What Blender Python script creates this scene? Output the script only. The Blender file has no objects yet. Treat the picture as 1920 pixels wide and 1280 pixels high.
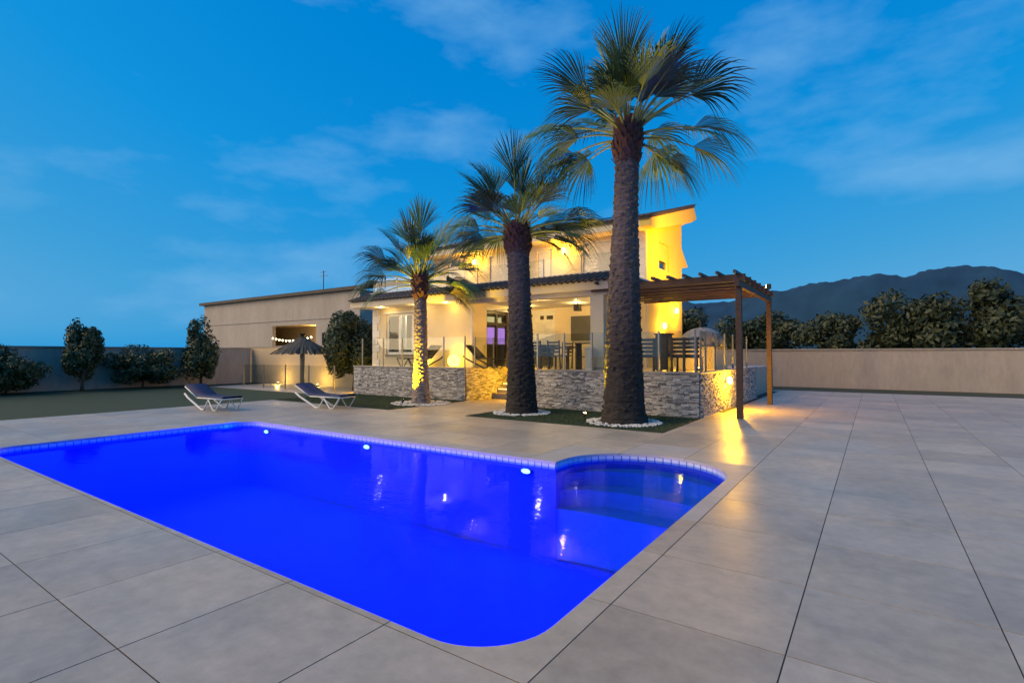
import bpy, bmesh, math, random
import numpy as np
from mathutils import Vector, Matrix
from mathutils.geometry import delaunay_2d_cdt
R = math.radians
rng = random.Random(7)

# ------------------------------------------------------------------ camera, world, sun, exposure
scene = bpy.context.scene
col = scene.collection
CAM_H = 1.6
YAW = R(34.7)
PITCH = math.atan(24 / 980)
cam_d = bpy.data.cameras.new('camera')
cam_d.sensor_fit = 'HORIZONTAL'
cam_d.sensor_width = 36.0
cam_d.lens = 980 / 1920 * 36
cam_d.clip_start = 0.05
cam_d.clip_end = 20000
cam = bpy.data.objects.new('camera', cam_d)
cam.location = (0, 0, CAM_H)
cam.rotation_euler = (R(90) + PITCH, 0, YAW)
col.objects.link(cam)
scene.camera = cam

SUN_ELEV, SUN_AZ = R(30), R(222)      # soft afterglow from behind the camera, azimuth clockwise from +Y
world = bpy.data.worlds.new('World')
scene.world = world
world.use_nodes = True
nt = world.node_tree
nt.nodes.clear()
def N(tree, kind, **kw):
    n = tree.nodes.new(kind)
    for k, v in kw.items():
        setattr(n, k, v)
    return n
w_out = N(nt, 'ShaderNodeOutputWorld')
w_bg = N(nt, 'ShaderNodeBackground')
w_bg.inputs['Strength'].default_value = 0.14
sky = N(nt, 'ShaderNodeTexSky')
sky.sky_type = 'NISHITA'
sky.sun_disc = False
sky.sun_elevation = SUN_ELEV
sky.sun_rotation = SUN_AZ
sky.altitude = 100
sky.air_density = 1.6
sky.dust_density = 0.6
sky.ozone_density = 4.0
# the sky's brightness drives a dusk colour scale: deep blue overhead, paler towards the horizon
bw = N(nt, 'ShaderNodeRGBToBW')
nt.links.new(sky.outputs[0], bw.inputs[0])
bsc = N(nt, 'ShaderNodeMath', operation='MULTIPLY')
bsc.inputs[1].default_value = 1 / 8
nt.links.new(bw.outputs[0], bsc.inputs[0])
dusk = N(nt, 'ShaderNodeValToRGB')
de = dusk.color_ramp.elements
de[0].position = 0.12; de[0].color = (0.0, 0.16, 0.50, 1)
de[1].position = 0.95; de[1].color = (0.16, 0.45, 0.74, 1)
for p_, c_ in ((0.25, (0.0, 0.225, 0.66, 1)), (0.38, (0.006, 0.29, 0.72, 1)), (0.60, (0.05, 0.35, 0.70, 1))):
    e_ = de.new(p_); e_.color = c_
nt.links.new(bsc.outputs[0], dusk.inputs[0])
tint = N(nt, 'ShaderNodeVectorMath', operation='SCALE')
tint.inputs['Scale'].default_value = 7.1
nt.links.new(dusk.outputs[0], tint.inputs[0])
tc = N(nt, 'ShaderNodeTexCoord')
mp = N(nt, 'ShaderNodeMapping')
mp.inputs['Scale'].default_value = (1.0, 1.0, 2.6)
mp.inputs['Location'].default_value = (1.3, 4.2, 0.2)
nt.links.new(tc.outputs['Generated'], mp.inputs[0])
nz = N(nt, 'ShaderNodeTexNoise')
nz.inputs['Scale'].default_value = 3.2
nz.inputs['Detail'].default_value = 7
nz.inputs['Roughness'].default_value = 0.55
nt.links.new(mp.outputs[0], nz.inputs['Vector'])
cr = N(nt, 'ShaderNodeValToRGB')
cr.color_ramp.elements[0].position = 0.54
cr.color_ramp.elements[0].color = (0, 0, 0, 1)
cr.color_ramp.elements[1].position = 0.78
cr.color_ramp.elements[1].color = (1, 1, 1, 1)
nt.links.new(nz.outputs[0], cr.inputs[0])
cf = N(nt, 'ShaderNodeMath', operation='MULTIPLY')
cf.inputs[1].default_value = 0.6
nt.links.new(cr.outputs[0], cf.inputs[0])
cloud = N(nt, 'ShaderNodeMix', data_type='RGBA')
cloud.inputs[7].default_value = (1.5, 3.5, 5.9, 1)
nt.links.new(cf.outputs[0], cloud.inputs[0])
nt.links.new(tint.outputs[0], cloud.inputs[6])
nt.links.new(cloud.outputs[2], w_bg.inputs['Color'])
nt.links.new(w_bg.outputs[0], w_out.inputs['Surface'])

sun_d = bpy.data.lights.new('sun', 'SUN')
sun_d.energy = 3.5
sun_d.angle = R(60)
sun_d.color = (1.0, 0.68, 0.33)
sun = bpy.data.objects.new('sun', sun_d)
sd = Vector((math.sin(SUN_AZ) * math.cos(SUN_ELEV), math.cos(SUN_AZ) * math.cos(SUN_ELEV), math.sin(SUN_ELEV)))
sun.rotation_euler = (-sd).to_track_quat('-Z', 'Y').to_euler()
sun.location = (0, -8, 12)
col.objects.link(sun)

scene.view_settings.view_transform = 'Standard'
scene.view_settings.look = 'None'
scene.view_settings.exposure = 0.0
scene.view_settings.gamma = 1.0
scene.view_settings.use_curve_mapping = False

# ------------------------------------------------------------------ pixel helper (photo is 1920 x 1280)
FW0 = Vector((-math.sin(YAW), math.cos(YAW), 0)); RT = Vector((math.cos(YAW), math.sin(YAW), 0)); UP = Vector((0, 0, 1))
def proj(p):
    fw = FW0 * math.cos(PITCH) + UP * math.sin(PITCH); up = -FW0 * math.sin(PITCH) + UP * math.cos(PITCH)
    d = Vector(p) - Vector((0, 0, CAM_H)); k = d.dot(fw)
    if k < 0.1: return None
    return 960 + 980 * d.dot(RT) / k, 640 - 980 * d.dot(up) / k, k

# ------------------------------------------------------------------ materials
MATS = {}
def mat(name, c, rough=0.6, c2=None, scale=6.0, bump=0.0, bscale=None, metal=0.0, spec=0.5, detail=6, rnd=0.0, emis=None, estr=0.0, coat=0.0, stretch=None, rvar=0.0, attr=None, mott=0.0):
    if name in MATS: return MATS[name]
    m = bpy.data.materials.new(name); m.use_nodes = True
    t = m.node_tree; b = t.nodes['Principled BSDF']
    b.inputs['Roughness'].default_value = rough
    b.inputs['Metallic'].default_value = metal
    b.inputs['Specular IOR Level'].default_value = spec
    b.inputs['Coat Weight'].default_value = coat
    base = None
    co = N(t, 'ShaderNodeTexCoord'); mpn = N(t, 'ShaderNodeMapping')
    geo = N(t, 'ShaderNodeNewGeometry')
    t.links.new(geo.outputs['Position'], mpn.inputs[0])
    if stretch: mpn.inputs['Scale'].default_value = stretch
    ns = N(t, 'ShaderNodeTexNoise'); ns.inputs['Scale'].default_value = scale; ns.inputs['Detail'].default_value = detail; ns.inputs['Roughness'].default_value = 0.6
    t.links.new(mpn.outputs[0], ns.inputs['Vector'])
    rp = N(t, 'ShaderNodeValToRGB')
    rp.color_ramp.elements[0].position = 0.3; rp.color_ramp.elements[1].position = 0.7
    c2 = c2 or tuple(x * 0.82 for x in c)
    rp.color_ramp.elements[0].color = (*c, 1); rp.color_ramp.elements[1].color = (*c2, 1)
    t.links.new(ns.outputs[0], rp.inputs[0])
    outc = rp.outputs[0]
    if mott:      # blotches and small water stains
        nm_ = N(t, 'ShaderNodeTexNoise'); nm_.inputs['Scale'].default_value = 7.0; nm_.inputs['Detail'].default_value = 9; nm_.inputs['Roughness'].default_value = 0.7
        t.links.new(mpn.outputs[0], nm_.inputs['Vector'])
        rm_ = N(t, 'ShaderNodeMapRange'); rm_.inputs[1].default_value = 0.32; rm_.inputs[2].default_value = 0.68; rm_.inputs[3].default_value = 1 - mott; rm_.inputs[4].default_value = 1 + mott * .4
        hm_ = N(t, 'ShaderNodeHueSaturation')
        t.links.new(nm_.outputs[0], rm_.inputs[0]); t.links.new(rm_.outputs[0], hm_.inputs['Value']); t.links.new(outc, hm_.inputs['Color']); outc = hm_.outputs[0]
    if attr:
        at = N(t, 'ShaderNodeAttribute'); at.attribute_name = attr
        mx = N(t, 'ShaderNodeMix', data_type='RGBA', blend_type='MULTIPLY'); mx.inputs[0].default_value = 1
        t.links.new(outc, mx.inputs[6]); t.links.new(at.outputs['Color'], mx.inputs[7]); outc = mx.outputs[2]
    if rnd:
        oi = N(t, 'ShaderNodeObjectInfo'); hs = N(t, 'ShaderNodeHueSaturation')
        mr = N(t, 'ShaderNodeMapRange'); mr.inputs[3].default_value = 1 - rnd; mr.inputs[4].default_value = 1 + rnd
        t.links.new(oi.outputs['Random'], mr.inputs[0]); t.links.new(mr.outputs[0], hs.inputs['Value'])
        t.links.new(outc, hs.inputs['Color']); outc = hs.outputs[0]
    t.links.new(outc, b.inputs['Base Color'])
    if rvar:
        n3 = N(t, 'ShaderNodeTexNoise'); n3.inputs['Scale'].default_value = scale * 0.6; n3.inputs['Detail'].default_value = 5
        t.links.new(mpn.outputs[0], n3.inputs['Vector'])
        mr3 = N(t, 'ShaderNodeMapRange'); mr3.inputs[1].default_value = .3; mr3.inputs[2].default_value = .7
        mr3.inputs[3].default_value = rough - rvar; mr3.inputs[4].default_value = rough + rvar
        t.links.new(n3.outputs[0], mr3.inputs[0]); t.links.new(mr3.outputs[0], b.inputs['Roughness'])
    if bump:
        n2 = N(t, 'ShaderNodeTexNoise'); n2.inputs['Scale'].default_value = bscale or scale * 5; n2.inputs['Detail'].default_value = 4
        t.links.new(mpn.outputs[0], n2.inputs['Vector'])
        bp = N(t, 'ShaderNodeBump'); bp.inputs['Strength'].default_value = bump; bp.inputs['Distance'].default_value = 0.01
        t.links.new(n2.outputs[0], bp.inputs['Height']); t.links.new(bp.outputs[0], b.inputs['Normal'])
    if emis:
        b.inputs['Emission Color'].default_value = (*emis, 1); b.inputs['Emission Strength'].default_value = estr
    MATS[name] = m
    return m
def glass_mat(name, tintc, ior=1.45, rough=0.0, bump=None, gc=(1, 1, 1)):
    if name in MATS: return MATS[name]
    m = bpy.data.materials.new(name); m.use_nodes = True
    t = m.node_tree; t.nodes.clear()
    o = N(t, 'ShaderNodeOutputMaterial'); mx = N(t, 'ShaderNodeMixShader'); tr = N(t, 'ShaderNodeBsdfTransparent'); gl = N(t, 'ShaderNodeBsdfGlossy')
    lw = N(t, 'ShaderNodeLayerWeight'); lw.inputs['Blend'].default_value = 0.5
    pw = N(t, 'ShaderNodeMath', operation='POWER'); pw.inputs[1].default_value = 5.0
    f0 = ((ior - 1) / (ior + 1)) ** 2
    fr = N(t, 'ShaderNodeMath', operation='MULTIPLY_ADD'); fr.inputs[1].default_value = 1 - f0; fr.inputs[2].default_value = f0
    t.links.new(lw.outputs['Facing'], pw.inputs[0]); t.links.new(pw.outputs[0], fr.inputs[0])
    tr.inputs[0].default_value = (*tintc, 1); gl.inputs['Roughness'].default_value = rough; gl.inputs['Color'].default_value = (*gc, 1)
    if bump:
        geo = N(t, 'ShaderNodeNewGeometry'); mpn = N(t, 'ShaderNodeMapping'); mpn.inputs['Scale'].default_value = (1, 1.6, 1)
        ns = N(t, 'ShaderNodeTexNoise'); ns.inputs['Scale'].default_value = bump[0]; ns.inputs['Detail'].default_value = 3
        ns2 = N(t, 'ShaderNodeTexNoise'); ns2.inputs['Scale'].default_value = 0.45; ns2.inputs['Detail'].default_value = 1
        rmp = N(t, 'ShaderNodeMapRange'); rmp.inputs[1].default_value = 0.42; rmp.inputs[2].default_value = 0.65; rmp.inputs[3].default_value = 0.15
        mul = N(t, 'ShaderNodeMath', operation='MULTIPLY')
        bp = N(t, 'ShaderNodeBump'); bp.inputs['Strength'].default_value = bump[1]; bp.inputs['Distance'].default_value = 0.02
        t.links.new(geo.outputs['Position'], mpn.inputs[0]); t.links.new(mpn.outputs[0], ns.inputs['Vector']); t.links.new(geo.outputs['Position'], ns2.inputs['Vector'])
        t.links.new(ns2.outputs[0], rmp.inputs[0]); t.links.new(ns.outputs[0], mul.inputs[0]); t.links.new(rmp.outputs[0], mul.inputs[1])
        t.links.new(mul.outputs[0], bp.inputs['Height']); t.links.new(bp.outputs[0], gl.inputs['Normal']); t.links.new(bp.outputs[0], lw.inputs['Normal'])
    t.links.new(fr.outputs[0], mx.inputs[0]); t.links.new(tr.outputs[0], mx.inputs[1]); t.links.new(gl.outputs[0], mx.inputs[2]); t.links.new(mx.outputs[0], o.inputs[0])
    MATS[name] = m
    return m
def emit_mat(name, c, s):
    if name in MATS: return MATS[name]
    m = bpy.data.materials.new(name); m.use_nodes = True
    t = m.node_tree; t.nodes.clear()
    o = N(t, 'ShaderNodeOutputMaterial'); e = N(t, 'ShaderNodeEmission')
    e.inputs[0].default_value = (*c, 1); e.inputs[1].default_value = s
    t.links.new(e.outputs[0], o.inputs[0]); MATS[name] = m
    return m

M_TILE = mat('deck_porcelain', (0.52, 0.435, 0.335), 0.42, (0.37, 0.325, 0.265), 1.3, 0.06, 90, detail=10, rnd=0.12, mott=0.18, rvar=0.10, spec=0.35)
M_COPE = mat('coping_stone', (0.46, 0.42, 0.38), 0.55, (0.38, 0.35, 0.32), 3.0, 0.08, 90, rnd=0.05)
M_JOINT = mat('tile_joint', (0.045, 0.042, 0.04), 0.9)
M_GROUND = mat('ground_soil', (0.05, 0.055, 0.035), 0.95, (0.035, 0.05, 0.025), 0.6, 0.3, 8)
M_TURF = mat('turf_backing', (0.02, 0.035, 0.015), 0.95)
M_BLADE = mat('grass_blades', (0.045, 0.085, 0.03), 0.7, (0.03, 0.06, 0.02), 3.0)
M_PEBBLE = mat('white_pebbles', (0.72, 0.70, 0.66), 0.6, (0.55, 0.53, 0.5), 9)
M_POOL = mat('pool_mosaic', (0.006, 0.05, 0.62), 0.8, (0.004, 0.04, 0.55), 5.0, 0.02, 60)
M_STEP = mat('pool_step_mosaic', (0.02, 0.15, 0.60), 0.6, (0.015, 0.12, 0.52), 6.0, 0.02, 60)  # paler than the shell: sky light on the bay put into the colour
M_BAND = mat('waterline_tiles', (0.62, 0.63, 0.66), 0.25, (0.45, 0.5, 0.6), 7.0, rnd=0.1)
M_WATER = glass_mat('pool_water', (0.55, 0.80, 1.0), 1.33, 0.015, (5.0, 0.28), (0.10, 0.14, 0.6))
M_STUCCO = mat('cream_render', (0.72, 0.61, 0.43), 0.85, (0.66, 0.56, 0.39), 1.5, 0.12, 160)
M_AMBERLIT = mat('cream_render_amberlit', (0.74, 0.54, 0.13), 0.85, (0.68, 0.50, 0.12), 1.5, 0.12, 160)  # cream render with the amber lamplight put into its colour
M_WHITE = mat('white_paint', (0.74, 0.72, 0.69), 0.6, (0.68, 0.66, 0.63), 2.0, 0.05, 120)
M_PVC = mat('white_frame', (0.78, 0.78, 0.76), 0.35)
M_STONE = mat('ledger_stone', (0.9, 0.9, 0.9), 0.8, (0.6, 0.6, 0.62), 14, 0.4, 60, attr='tone')
M_STONEBED = mat('stone_bed', (0.10, 0.095, 0.09), 0.95)
M_CAP = mat('wall_capping', (0.36, 0.33, 0.30), 0.6, (0.28, 0.26, 0.24), 4)
M_TERR = mat('terrace_tile', (0.42, 0.38, 0.33), 0.4, (0.34, 0.31, 0.27), 2.5)
M_ROOF = mat('dark_roof_tile', (0.075, 0.06, 0.055), 0.7, (0.035, 0.03, 0.03), 5, 0.3, 40)
M_SOLAR = mat('solar_cell', (0.01, 0.03, 0.07), 0.12, (0.012, 0.035, 0.085), 3)
M_STEEL = mat('brushed_steel', (0.30, 0.29, 0.28), 0.38, (0.24, 0.235, 0.23), 8, metal=0.8)
M_GLASS = glass_mat('rail_glass', (0.88, 0.90, 0.89), 1.5)
M_PANE = glass_mat('window_glass', (0.82, 0.86, 0.86), 1.5)
M_DARKFR = mat('dark_frame', (0.035, 0.025, 0.02), 0.45)
M_WOOD = mat('pergola_wood', (0.085, 0.040, 0.024), 0.6, (0.045, 0.022, 0.014), 5, 0.15, 60, stretch=(0.6, 4, 4))
M_DARKWOOD = mat('grey_stained_wood', (0.055, 0.055, 0.06), 0.6, (0.035, 0.035, 0.04), 6, 0.1, 60)
M_BLACK = mat('black_metal', (0.02, 0.02, 0.022), 0.45)
M_RATTAN = mat('dark_rattan', (0.045, 0.042, 0.04), 0.7, (0.02, 0.02, 0.02), 30, 0.5, 120)
M_NAVY = mat('navy_sling', (0.02, 0.03, 0.10), 0.7, (0.015, 0.022, 0.075), 20)
M_SLING = mat('black_sling', (0.02, 0.02, 0.022), 0.7)
M_CUSH = mat('grey_cushion', (0.10, 0.10, 0.105), 0.85)
M_TRUNK = None
M_LEAF = mat('palm_leaf', (0.048, 0.120, 0.055), 0.42, (0.080, 0.140, 0.065), 1.6, rnd=0.5)
M_LEAFDRY = mat('palm_leaf_dry', (0.22, 0.15, 0.06), 0.7, (0.14, 0.12, 0.05), 2.0, rnd=0.2)
M_PET = mat('palm_petiole', (0.26, 0.30, 0.08), 0.45, (0.20, 0.22, 0.06), 4.0)
M_SHRUB = mat('shrub_leaf', (0.020, 0.042, 0.018), 0.55, (0.065, 0.095, 0.035), 5.0)
M_TREE = mat('tree_leaf', (0.018, 0.030, 0.014), 0.6, (0.05, 0.068, 0.028), 3.0)
M_BARK = mat('bark', (0.09, 0.07, 0.05), 0.9, (0.05, 0.04, 0.03), 8, 0.5, 40)
M_HILL = mat('mountain_haze_blue', (0.003, 0.035, 0.075), 0.95, (0.008, 0.055, 0.11), 0.006, 0.0, detail=9)  # blue of distant haze put into the scrub colour
M_OVEN = mat('oven_dome', (0.56, 0.54, 0.52), 0.85, (0.40, 0.39, 0.38), 6, 0.5, 25)
M_NEIGH = mat('neighbour_render', (0.45, 0.40, 0.36), 0.85, (0.36, 0.32, 0.285), 0.9, 0.1, 100, stretch=(1, 1, .25), mott=0.14)
M_OCHRE = mat('garden_wall_render', (0.55, 0.44, 0.30), 0.85, (0.48, 0.38, 0.26), 1.2, 0.1, 100)
M_THATCH = mat('grey_thatch', (0.12, 0.11, 0.09), 0.95, (0.07, 0.065, 0.05), 12, 0.6, 60)
M_ROOMDARK = mat('room_dark', (0.20, 0.17, 0.13), 0.9)
M_CURTAIN = mat('curtain_cloth', (0.55, 0.55, 0.56), 0.9)
M_GLOW = emit_mat('amber_globe', (1.0, 0.66, 0.07), 9.0)
M_BULB = emit_mat('amber_bulb', (1.0, 0.72, 0.22), 40.0)
M_WBULB = emit_mat('warm_bulb', (1.0, 0.80, 0.45), 14.0)
M_POOLLAMP = emit_mat('pool_lamp_lens', (0.30, 0.75, 1.0), 7.0)
M_PURPLE = emit_mat('tv_screen_lit', (0.50, 0.23, 0.80), 1.2)
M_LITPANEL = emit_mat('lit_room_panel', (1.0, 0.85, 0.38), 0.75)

def trunk_material(nm='palm_trunk', lo=.24, hi=1.1):
    m = bpy.data.materials.new(nm); m.use_nodes = True
    t = m.node_tree; b = t.nodes['Principled BSDF']; b.inputs['Roughness'].default_value = 0.9
    co = N(t, 'ShaderNodeTexCoord'); mpn = N(t, 'ShaderNodeMapping'); mpn.inputs['Scale'].default_value = (3, 3, 14)
    t.links.new(co.outputs['Object'], mpn.inputs[0])
    ns = N(t, 'ShaderNodeTexNoise'); ns.inputs['Scale'].default_value = 2.2; ns.inputs['Detail'].default_value = 8; ns.inputs['Roughness'].default_value = 0.7
    t.links.new(mpn.outputs[0], ns.inputs['Vector'])
    rp = N(t, 'ShaderNodeValToRGB'); rp.color_ramp.elements[0].position = .3; rp.color_ramp.elements[1].position = .72
    rp.color_ramp.elements[0].color = (0.022, 0.016, 0.016, 1); rp.color_ramp.elements[1].color = (0.19, 0.15, 0.13, 1)
    t.links.new(ns.outputs[0], rp.inputs[0])
    sx = N(t, 'ShaderNodeSeparateXYZ'); t.links.new(co.outputs['Object'], sx.inputs[0])
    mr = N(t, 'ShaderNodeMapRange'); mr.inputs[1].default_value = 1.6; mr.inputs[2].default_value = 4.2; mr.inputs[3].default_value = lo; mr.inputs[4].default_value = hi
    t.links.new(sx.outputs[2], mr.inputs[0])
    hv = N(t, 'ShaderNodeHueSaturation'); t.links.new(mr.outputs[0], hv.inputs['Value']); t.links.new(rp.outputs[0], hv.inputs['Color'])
    t.links.new(hv.outputs[0], b.inputs['Base Color'])
    bp = N(t, 'ShaderNodeBump'); bp.inputs['Strength'].default_value = .7; bp.inputs['Distance'].default_value = .03
    t.links.new(ns.outputs[0], bp.inputs['Height']); t.links.new(bp.outputs[0], b.inputs['Normal'])
    return m
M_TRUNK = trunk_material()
M_TRUNK_UPLIT = trunk_material('palm_trunk_uplit', 2.3, 1.5)  # brighter low down: the uplight's glow is painted into the bark
M_BOOT = mat('palm_boot', (0.13, 0.05, 0.032), 0.85, (0.05, 0.024, 0.018), 9, 0.4, 50)

# ------------------------------------------------------------------ mesh helpers
def root_loc(o):
    while o.parent: o = o.parent
    return o.location
class MB:
    def __init__(s): s.v = []; s.f = []; s.tone = []
    def add(s, vs, fs):
        b = len(s.v); s.v += [tuple(v) for v in vs]; s.f += [tuple(i + b for i in f) for f in fs]; return s
    def box(s, x0, x1, y0, y1, z0, z1):
        return s.add([(x0, y0, z0), (x1, y0, z0), (x1, y1, z0), (x0, y1, z0), (x0, y0, z1), (x1, y0, z1), (x1, y1, z1), (x0, y1, z1)],
                     [(3, 2, 1, 0), (4, 5, 6, 7), (0, 1, 5, 4), (1, 2, 6, 5), (2, 3, 7, 6), (3, 0, 4, 7)])
    def prism(s, poly, axis, a, b):
        n = len(poly)
        def P(u, v, w): return {'x': (w, u, v), 'y': (u, w, v), 'z': (u, v, w)}[axis]
        vs = [P(u, v, a) for u, v in poly] + [P(u, v, b) for u, v in poly]
        fs = [tuple(range(n))[::-1], tuple(range(n, 2 * n))] + [(i, (i + 1) % n, n + (i + 1) % n, n + i) for i in range(n)]
        return s.add(vs, fs)
    def tube(s, pts, rad, n=8, cap=True):
        pts = [Vector(p) for p in pts]
        if not hasattr(rad, '__len__'): rad = [rad] * len(pts)
        vs = []; fs = []
        d0 = (pts[1] - pts[0]).normalized()
        u = d0.orthogonal().normalized()
        for i, p in enumerate(pts):
            d = (pts[min(i + 1, len(pts) - 1)] - pts[max(i - 1, 0)]).normalized()
            u = (u - d * u.dot(d)).normalized(); w = d.cross(u)
            for k in range(n):
                a = 2 * math.pi * k / n
                vs.append(p + (u * math.cos(a) + w * math.sin(a)) * rad[i])
        for i in range(len(pts) - 1):
            for k in range(n):
                fs.append((i * n + k, i * n + (k + 1) % n, (i + 1) * n + (k + 1) % n, (i + 1) * n + k))
        if cap:
            fs.append(tuple(range(n))[::-1]); fs.append(tuple(range((len(pts) - 1) * n, len(pts) * n)))
        return s.add(vs, fs)
    def bar(s, a, b, w, h):
        a = Vector(a); b = Vector(b); d = (b - a).normalized()
        u = d.cross(UP); u = u.normalized() if u.length > 1e-4 else Vector((1, 0, 0)); v = u.cross(d)
        vs = [p + u * (w / 2 * i) + v * (h / 2 * j) for p in (a, b) for i, j in ((-1, -1), (1, -1), (1, 1), (-1, 1))]
        return s.add(vs, [(3, 2, 1, 0), (4, 5, 6, 7), (0, 1, 5, 4), (1, 2, 6, 5), (2, 3, 7, 6), (3, 0, 4, 7)])
    def lathe(s, prof, c, n=24):
        vs = []; fs = []
        for r, z in prof:
            for k in range(n):
                a = 2 * math.pi * k / n; vs.append((c[0] + r * math.cos(a), c[1] + r * math.sin(a), c[2] + z))
        for i in range(len(prof) - 1):
            for k in range(n):
                fs.append((i * n + k, i * n + (k + 1) % n, (i + 1) * n + (k + 1) % n, (i + 1) * n + k))
        fs.append(tuple(range(n))[::-1]); fs.append(tuple(range((len(prof) - 1) * n, len(prof) * n)))
        return s.add(vs, fs)
    def mesh(s, name, off=(0, 0, 0)):
        me = bpy.data.meshes.new(name)
        ox, oy, oz = off
        me.from_pydata([(x - ox, y - oy, z - oz) for x, y, z in s.v], [], s.f)
        if s.tone:
            a = me.color_attributes.new('tone', 'FLOAT_COLOR', 'POINT')
            a.data.foreach_set('color', np.array(s.tone, dtype=np.float32).ravel())
        me.validate(); me.update()
        return me
    def build(s, name, m, parent=None, smooth=False, bevel=0.0, local=False, stuff=False):
        off = root_loc(parent) if (parent and not local) else (0, 0, 0)
        me = s.mesh(name, off); me.materials.append(m)
        o = bpy.data.objects.new(name, me); col.objects.link(o)
        if parent: o.parent = parent
        if smooth:
            for p in me.polygons: p.use_smooth = True
        if bevel:
            md = o.modifiers.new('bevel', 'BEVEL'); md.width = bevel; md.segments = 2; md.limit_method = 'ANGLE'
        if stuff: o['kind'] = 'stuff'
        return o
def tag(o, label, cat, group=None):
    o['label'] = label; o['category'] = cat
    if group: o['group'] = group
    return o
def thing(name, label, cat, loc=(0, 0, 0), rz=0.0, group=None):
    o = bpy.data.objects.new(name, None); o.empty_display_size = 0.2; col.objects.link(o)
    o.location = loc; o.rotation_euler.z = rz
    return tag(o, label, cat, group)
def struct(o): o['kind'] = 'structure'; return o
def np_mesh(name, V, F, m, parent=None, stuff=False, off=(0, 0, 0)):
    V = np.asarray(V, np.float32) - np.array(off, np.float32); F = np.asarray(F, np.int32)
    k = F.shape[1]; me = bpy.data.meshes.new(name)
    me.vertices.add(len(V)); me.vertices.foreach_set('co', V.ravel())
    me.loops.add(F.size); me.loops.foreach_set('vertex_index', F.ravel())
    me.polygons.add(len(F)); me.polygons.foreach_set('loop_start', np.arange(0, F.size, k, dtype=np.int32))
    me.update(calc_edges=True); me.materials.append(m)
    o = bpy.data.objects.new(name, me); col.objects.link(o)
    if parent: o.parent = parent
    if stuff: o['kind'] = 'stuff'
    return o
def lamp(name, kind, loc, energy, color, parent=None, size=0.05, target=None, spot=None, blend=0.5):
    l = bpy.data.lights.new(name, kind); l.energy = energy; l.color = color
    if kind == 'AREA': l.size = size
    else: l.shadow_soft_size = size
    if kind == 'SPOT': l.spot_size = R(spot); l.spot_blend = blend
    o = bpy.data.objects.new(name, l); col.objects.link(o)
    off = Vector(root_loc(parent)) if parent else Vector((0, 0, 0))
    o.location = Vector(loc) - off
    if target is not None: o.rotation_euler = (Vector(target) - Vector(loc)).to_track_quat('-Z', 'Y').to_euler()
    if parent: o.parent = parent
    return o
def wall_holes(mb, axis, a0, a1, z0, z1, p0, p1, holes):
    """wall along x (axis 'x') or y, thickness p0..p1, rectangular openings (h0,h1,zz0,zz1)"""
    us = sorted({a0, a1, *[h[0] for h in holes], *[h[1] for h in holes]}); zs = sorted({z0, z1, *[h[2] for h in holes], *[h[3] for h in holes]})
    for i in range(len(us) - 1):
        j = 0
        while j < len(zs) - 1:
            def solid(jj):
                cu = (us[i] + us[i + 1]) / 2; cz = (zs[jj] + zs[jj + 1]) / 2
                return not any(h[0] < cu < h[1] and h[2] < cz < h[3] for h in holes)
            if not solid(j): j += 1; continue
            k = j
            while k < len(zs) - 1 and solid(k): k += 1
            if axis == 'x': mb.box(us[i], us[i + 1], p0, p1, zs[j], zs[k])
            else: mb.box(p0, p1, us[i], us[i + 1], zs[j], zs[k])
            j = k
    return mb

AMBER = (1.0, 0.47, 0.0)
WARM = (1.0, 0.66, 0.20)

# ------------------------------------------------------------------ pool outline
PX0, PX1, PY0, PY1 = -12.4, -1.58, 2.2, 6.8
WATER_Z = -0.085
def pool_outline(e=0.0):
    pts = []
    def arc(cx, cy, r, a0, a1, n):
        for i in range(n + 1):
            a = R(a0 + (a1 - a0) * i / n); pts.append((cx + r * math.cos(a), cy + r * math.sin(a)))
    rr = 0.5
    arc(PX0 + rr, PY0 + rr, rr + e, 180, 270, 8)
    arc(PX1 - rr, PY0 + rr, rr + e, 270, 360, 10)
    # bay: flattened half circle between the right edge and the far edge
    bx0, bx1 = -3.92, PX1
    cx = (bx0 + bx1) / 2; rx = (bx1 - bx0) / 2
    n = 28
    for i in range(n + 1):
        a = math.pi * i / n
        pts.append((cx + (rx + e) * math.cos(a), 7.05 + (1.10 + e) * math.sin(a)))
    pts.append((bx0 - e, PY1 + e))
    arc(PX0 + rr, PY1 - rr, rr + e, 90, 180, 8)
    out = []
    for p in pts:
        if not out or (Vector(p) - Vector(out[-1])).length > 1e-4: out.append(p)
    return out
POOL = pool_outline(0)
def inside(p, poly):
    x, y = p; c = False; n = len(poly)
    for i in range(n):
        x0, y0 = poly[i]; x1, y1 = poly[(i + 1) % n]
        if (y0 > y) != (y1 > y) and x < (x1 - x0) * (y - y0) / (y1 - y0) + x0: c = not c
    return c
def cut_sheet(outer, hole):
    """triangles of the polygon outer minus the polygon hole"""
    vs = [Vector(p) for p in outer] + [Vector(p) for p in hole]
    n, m = len(outer), len(hole)
    ed = [(i, (i + 1) % n) for i in range(n)] + [(n + i, n + (i + 1) % m) for i in range(m)]
    v, e, f, *_ = delaunay_2d_cdt(vs, ed, [], 0, 1e-5)
    tris = []
    for t in f:
        cx = sum(v[i].x for i in t) / len(t); cy = sum(v[i].y for i in t) / len(t)
        if inside((cx, cy), outer) and not inside((cx, cy), hole): tris.append(tuple(t))
    return v, tris
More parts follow.
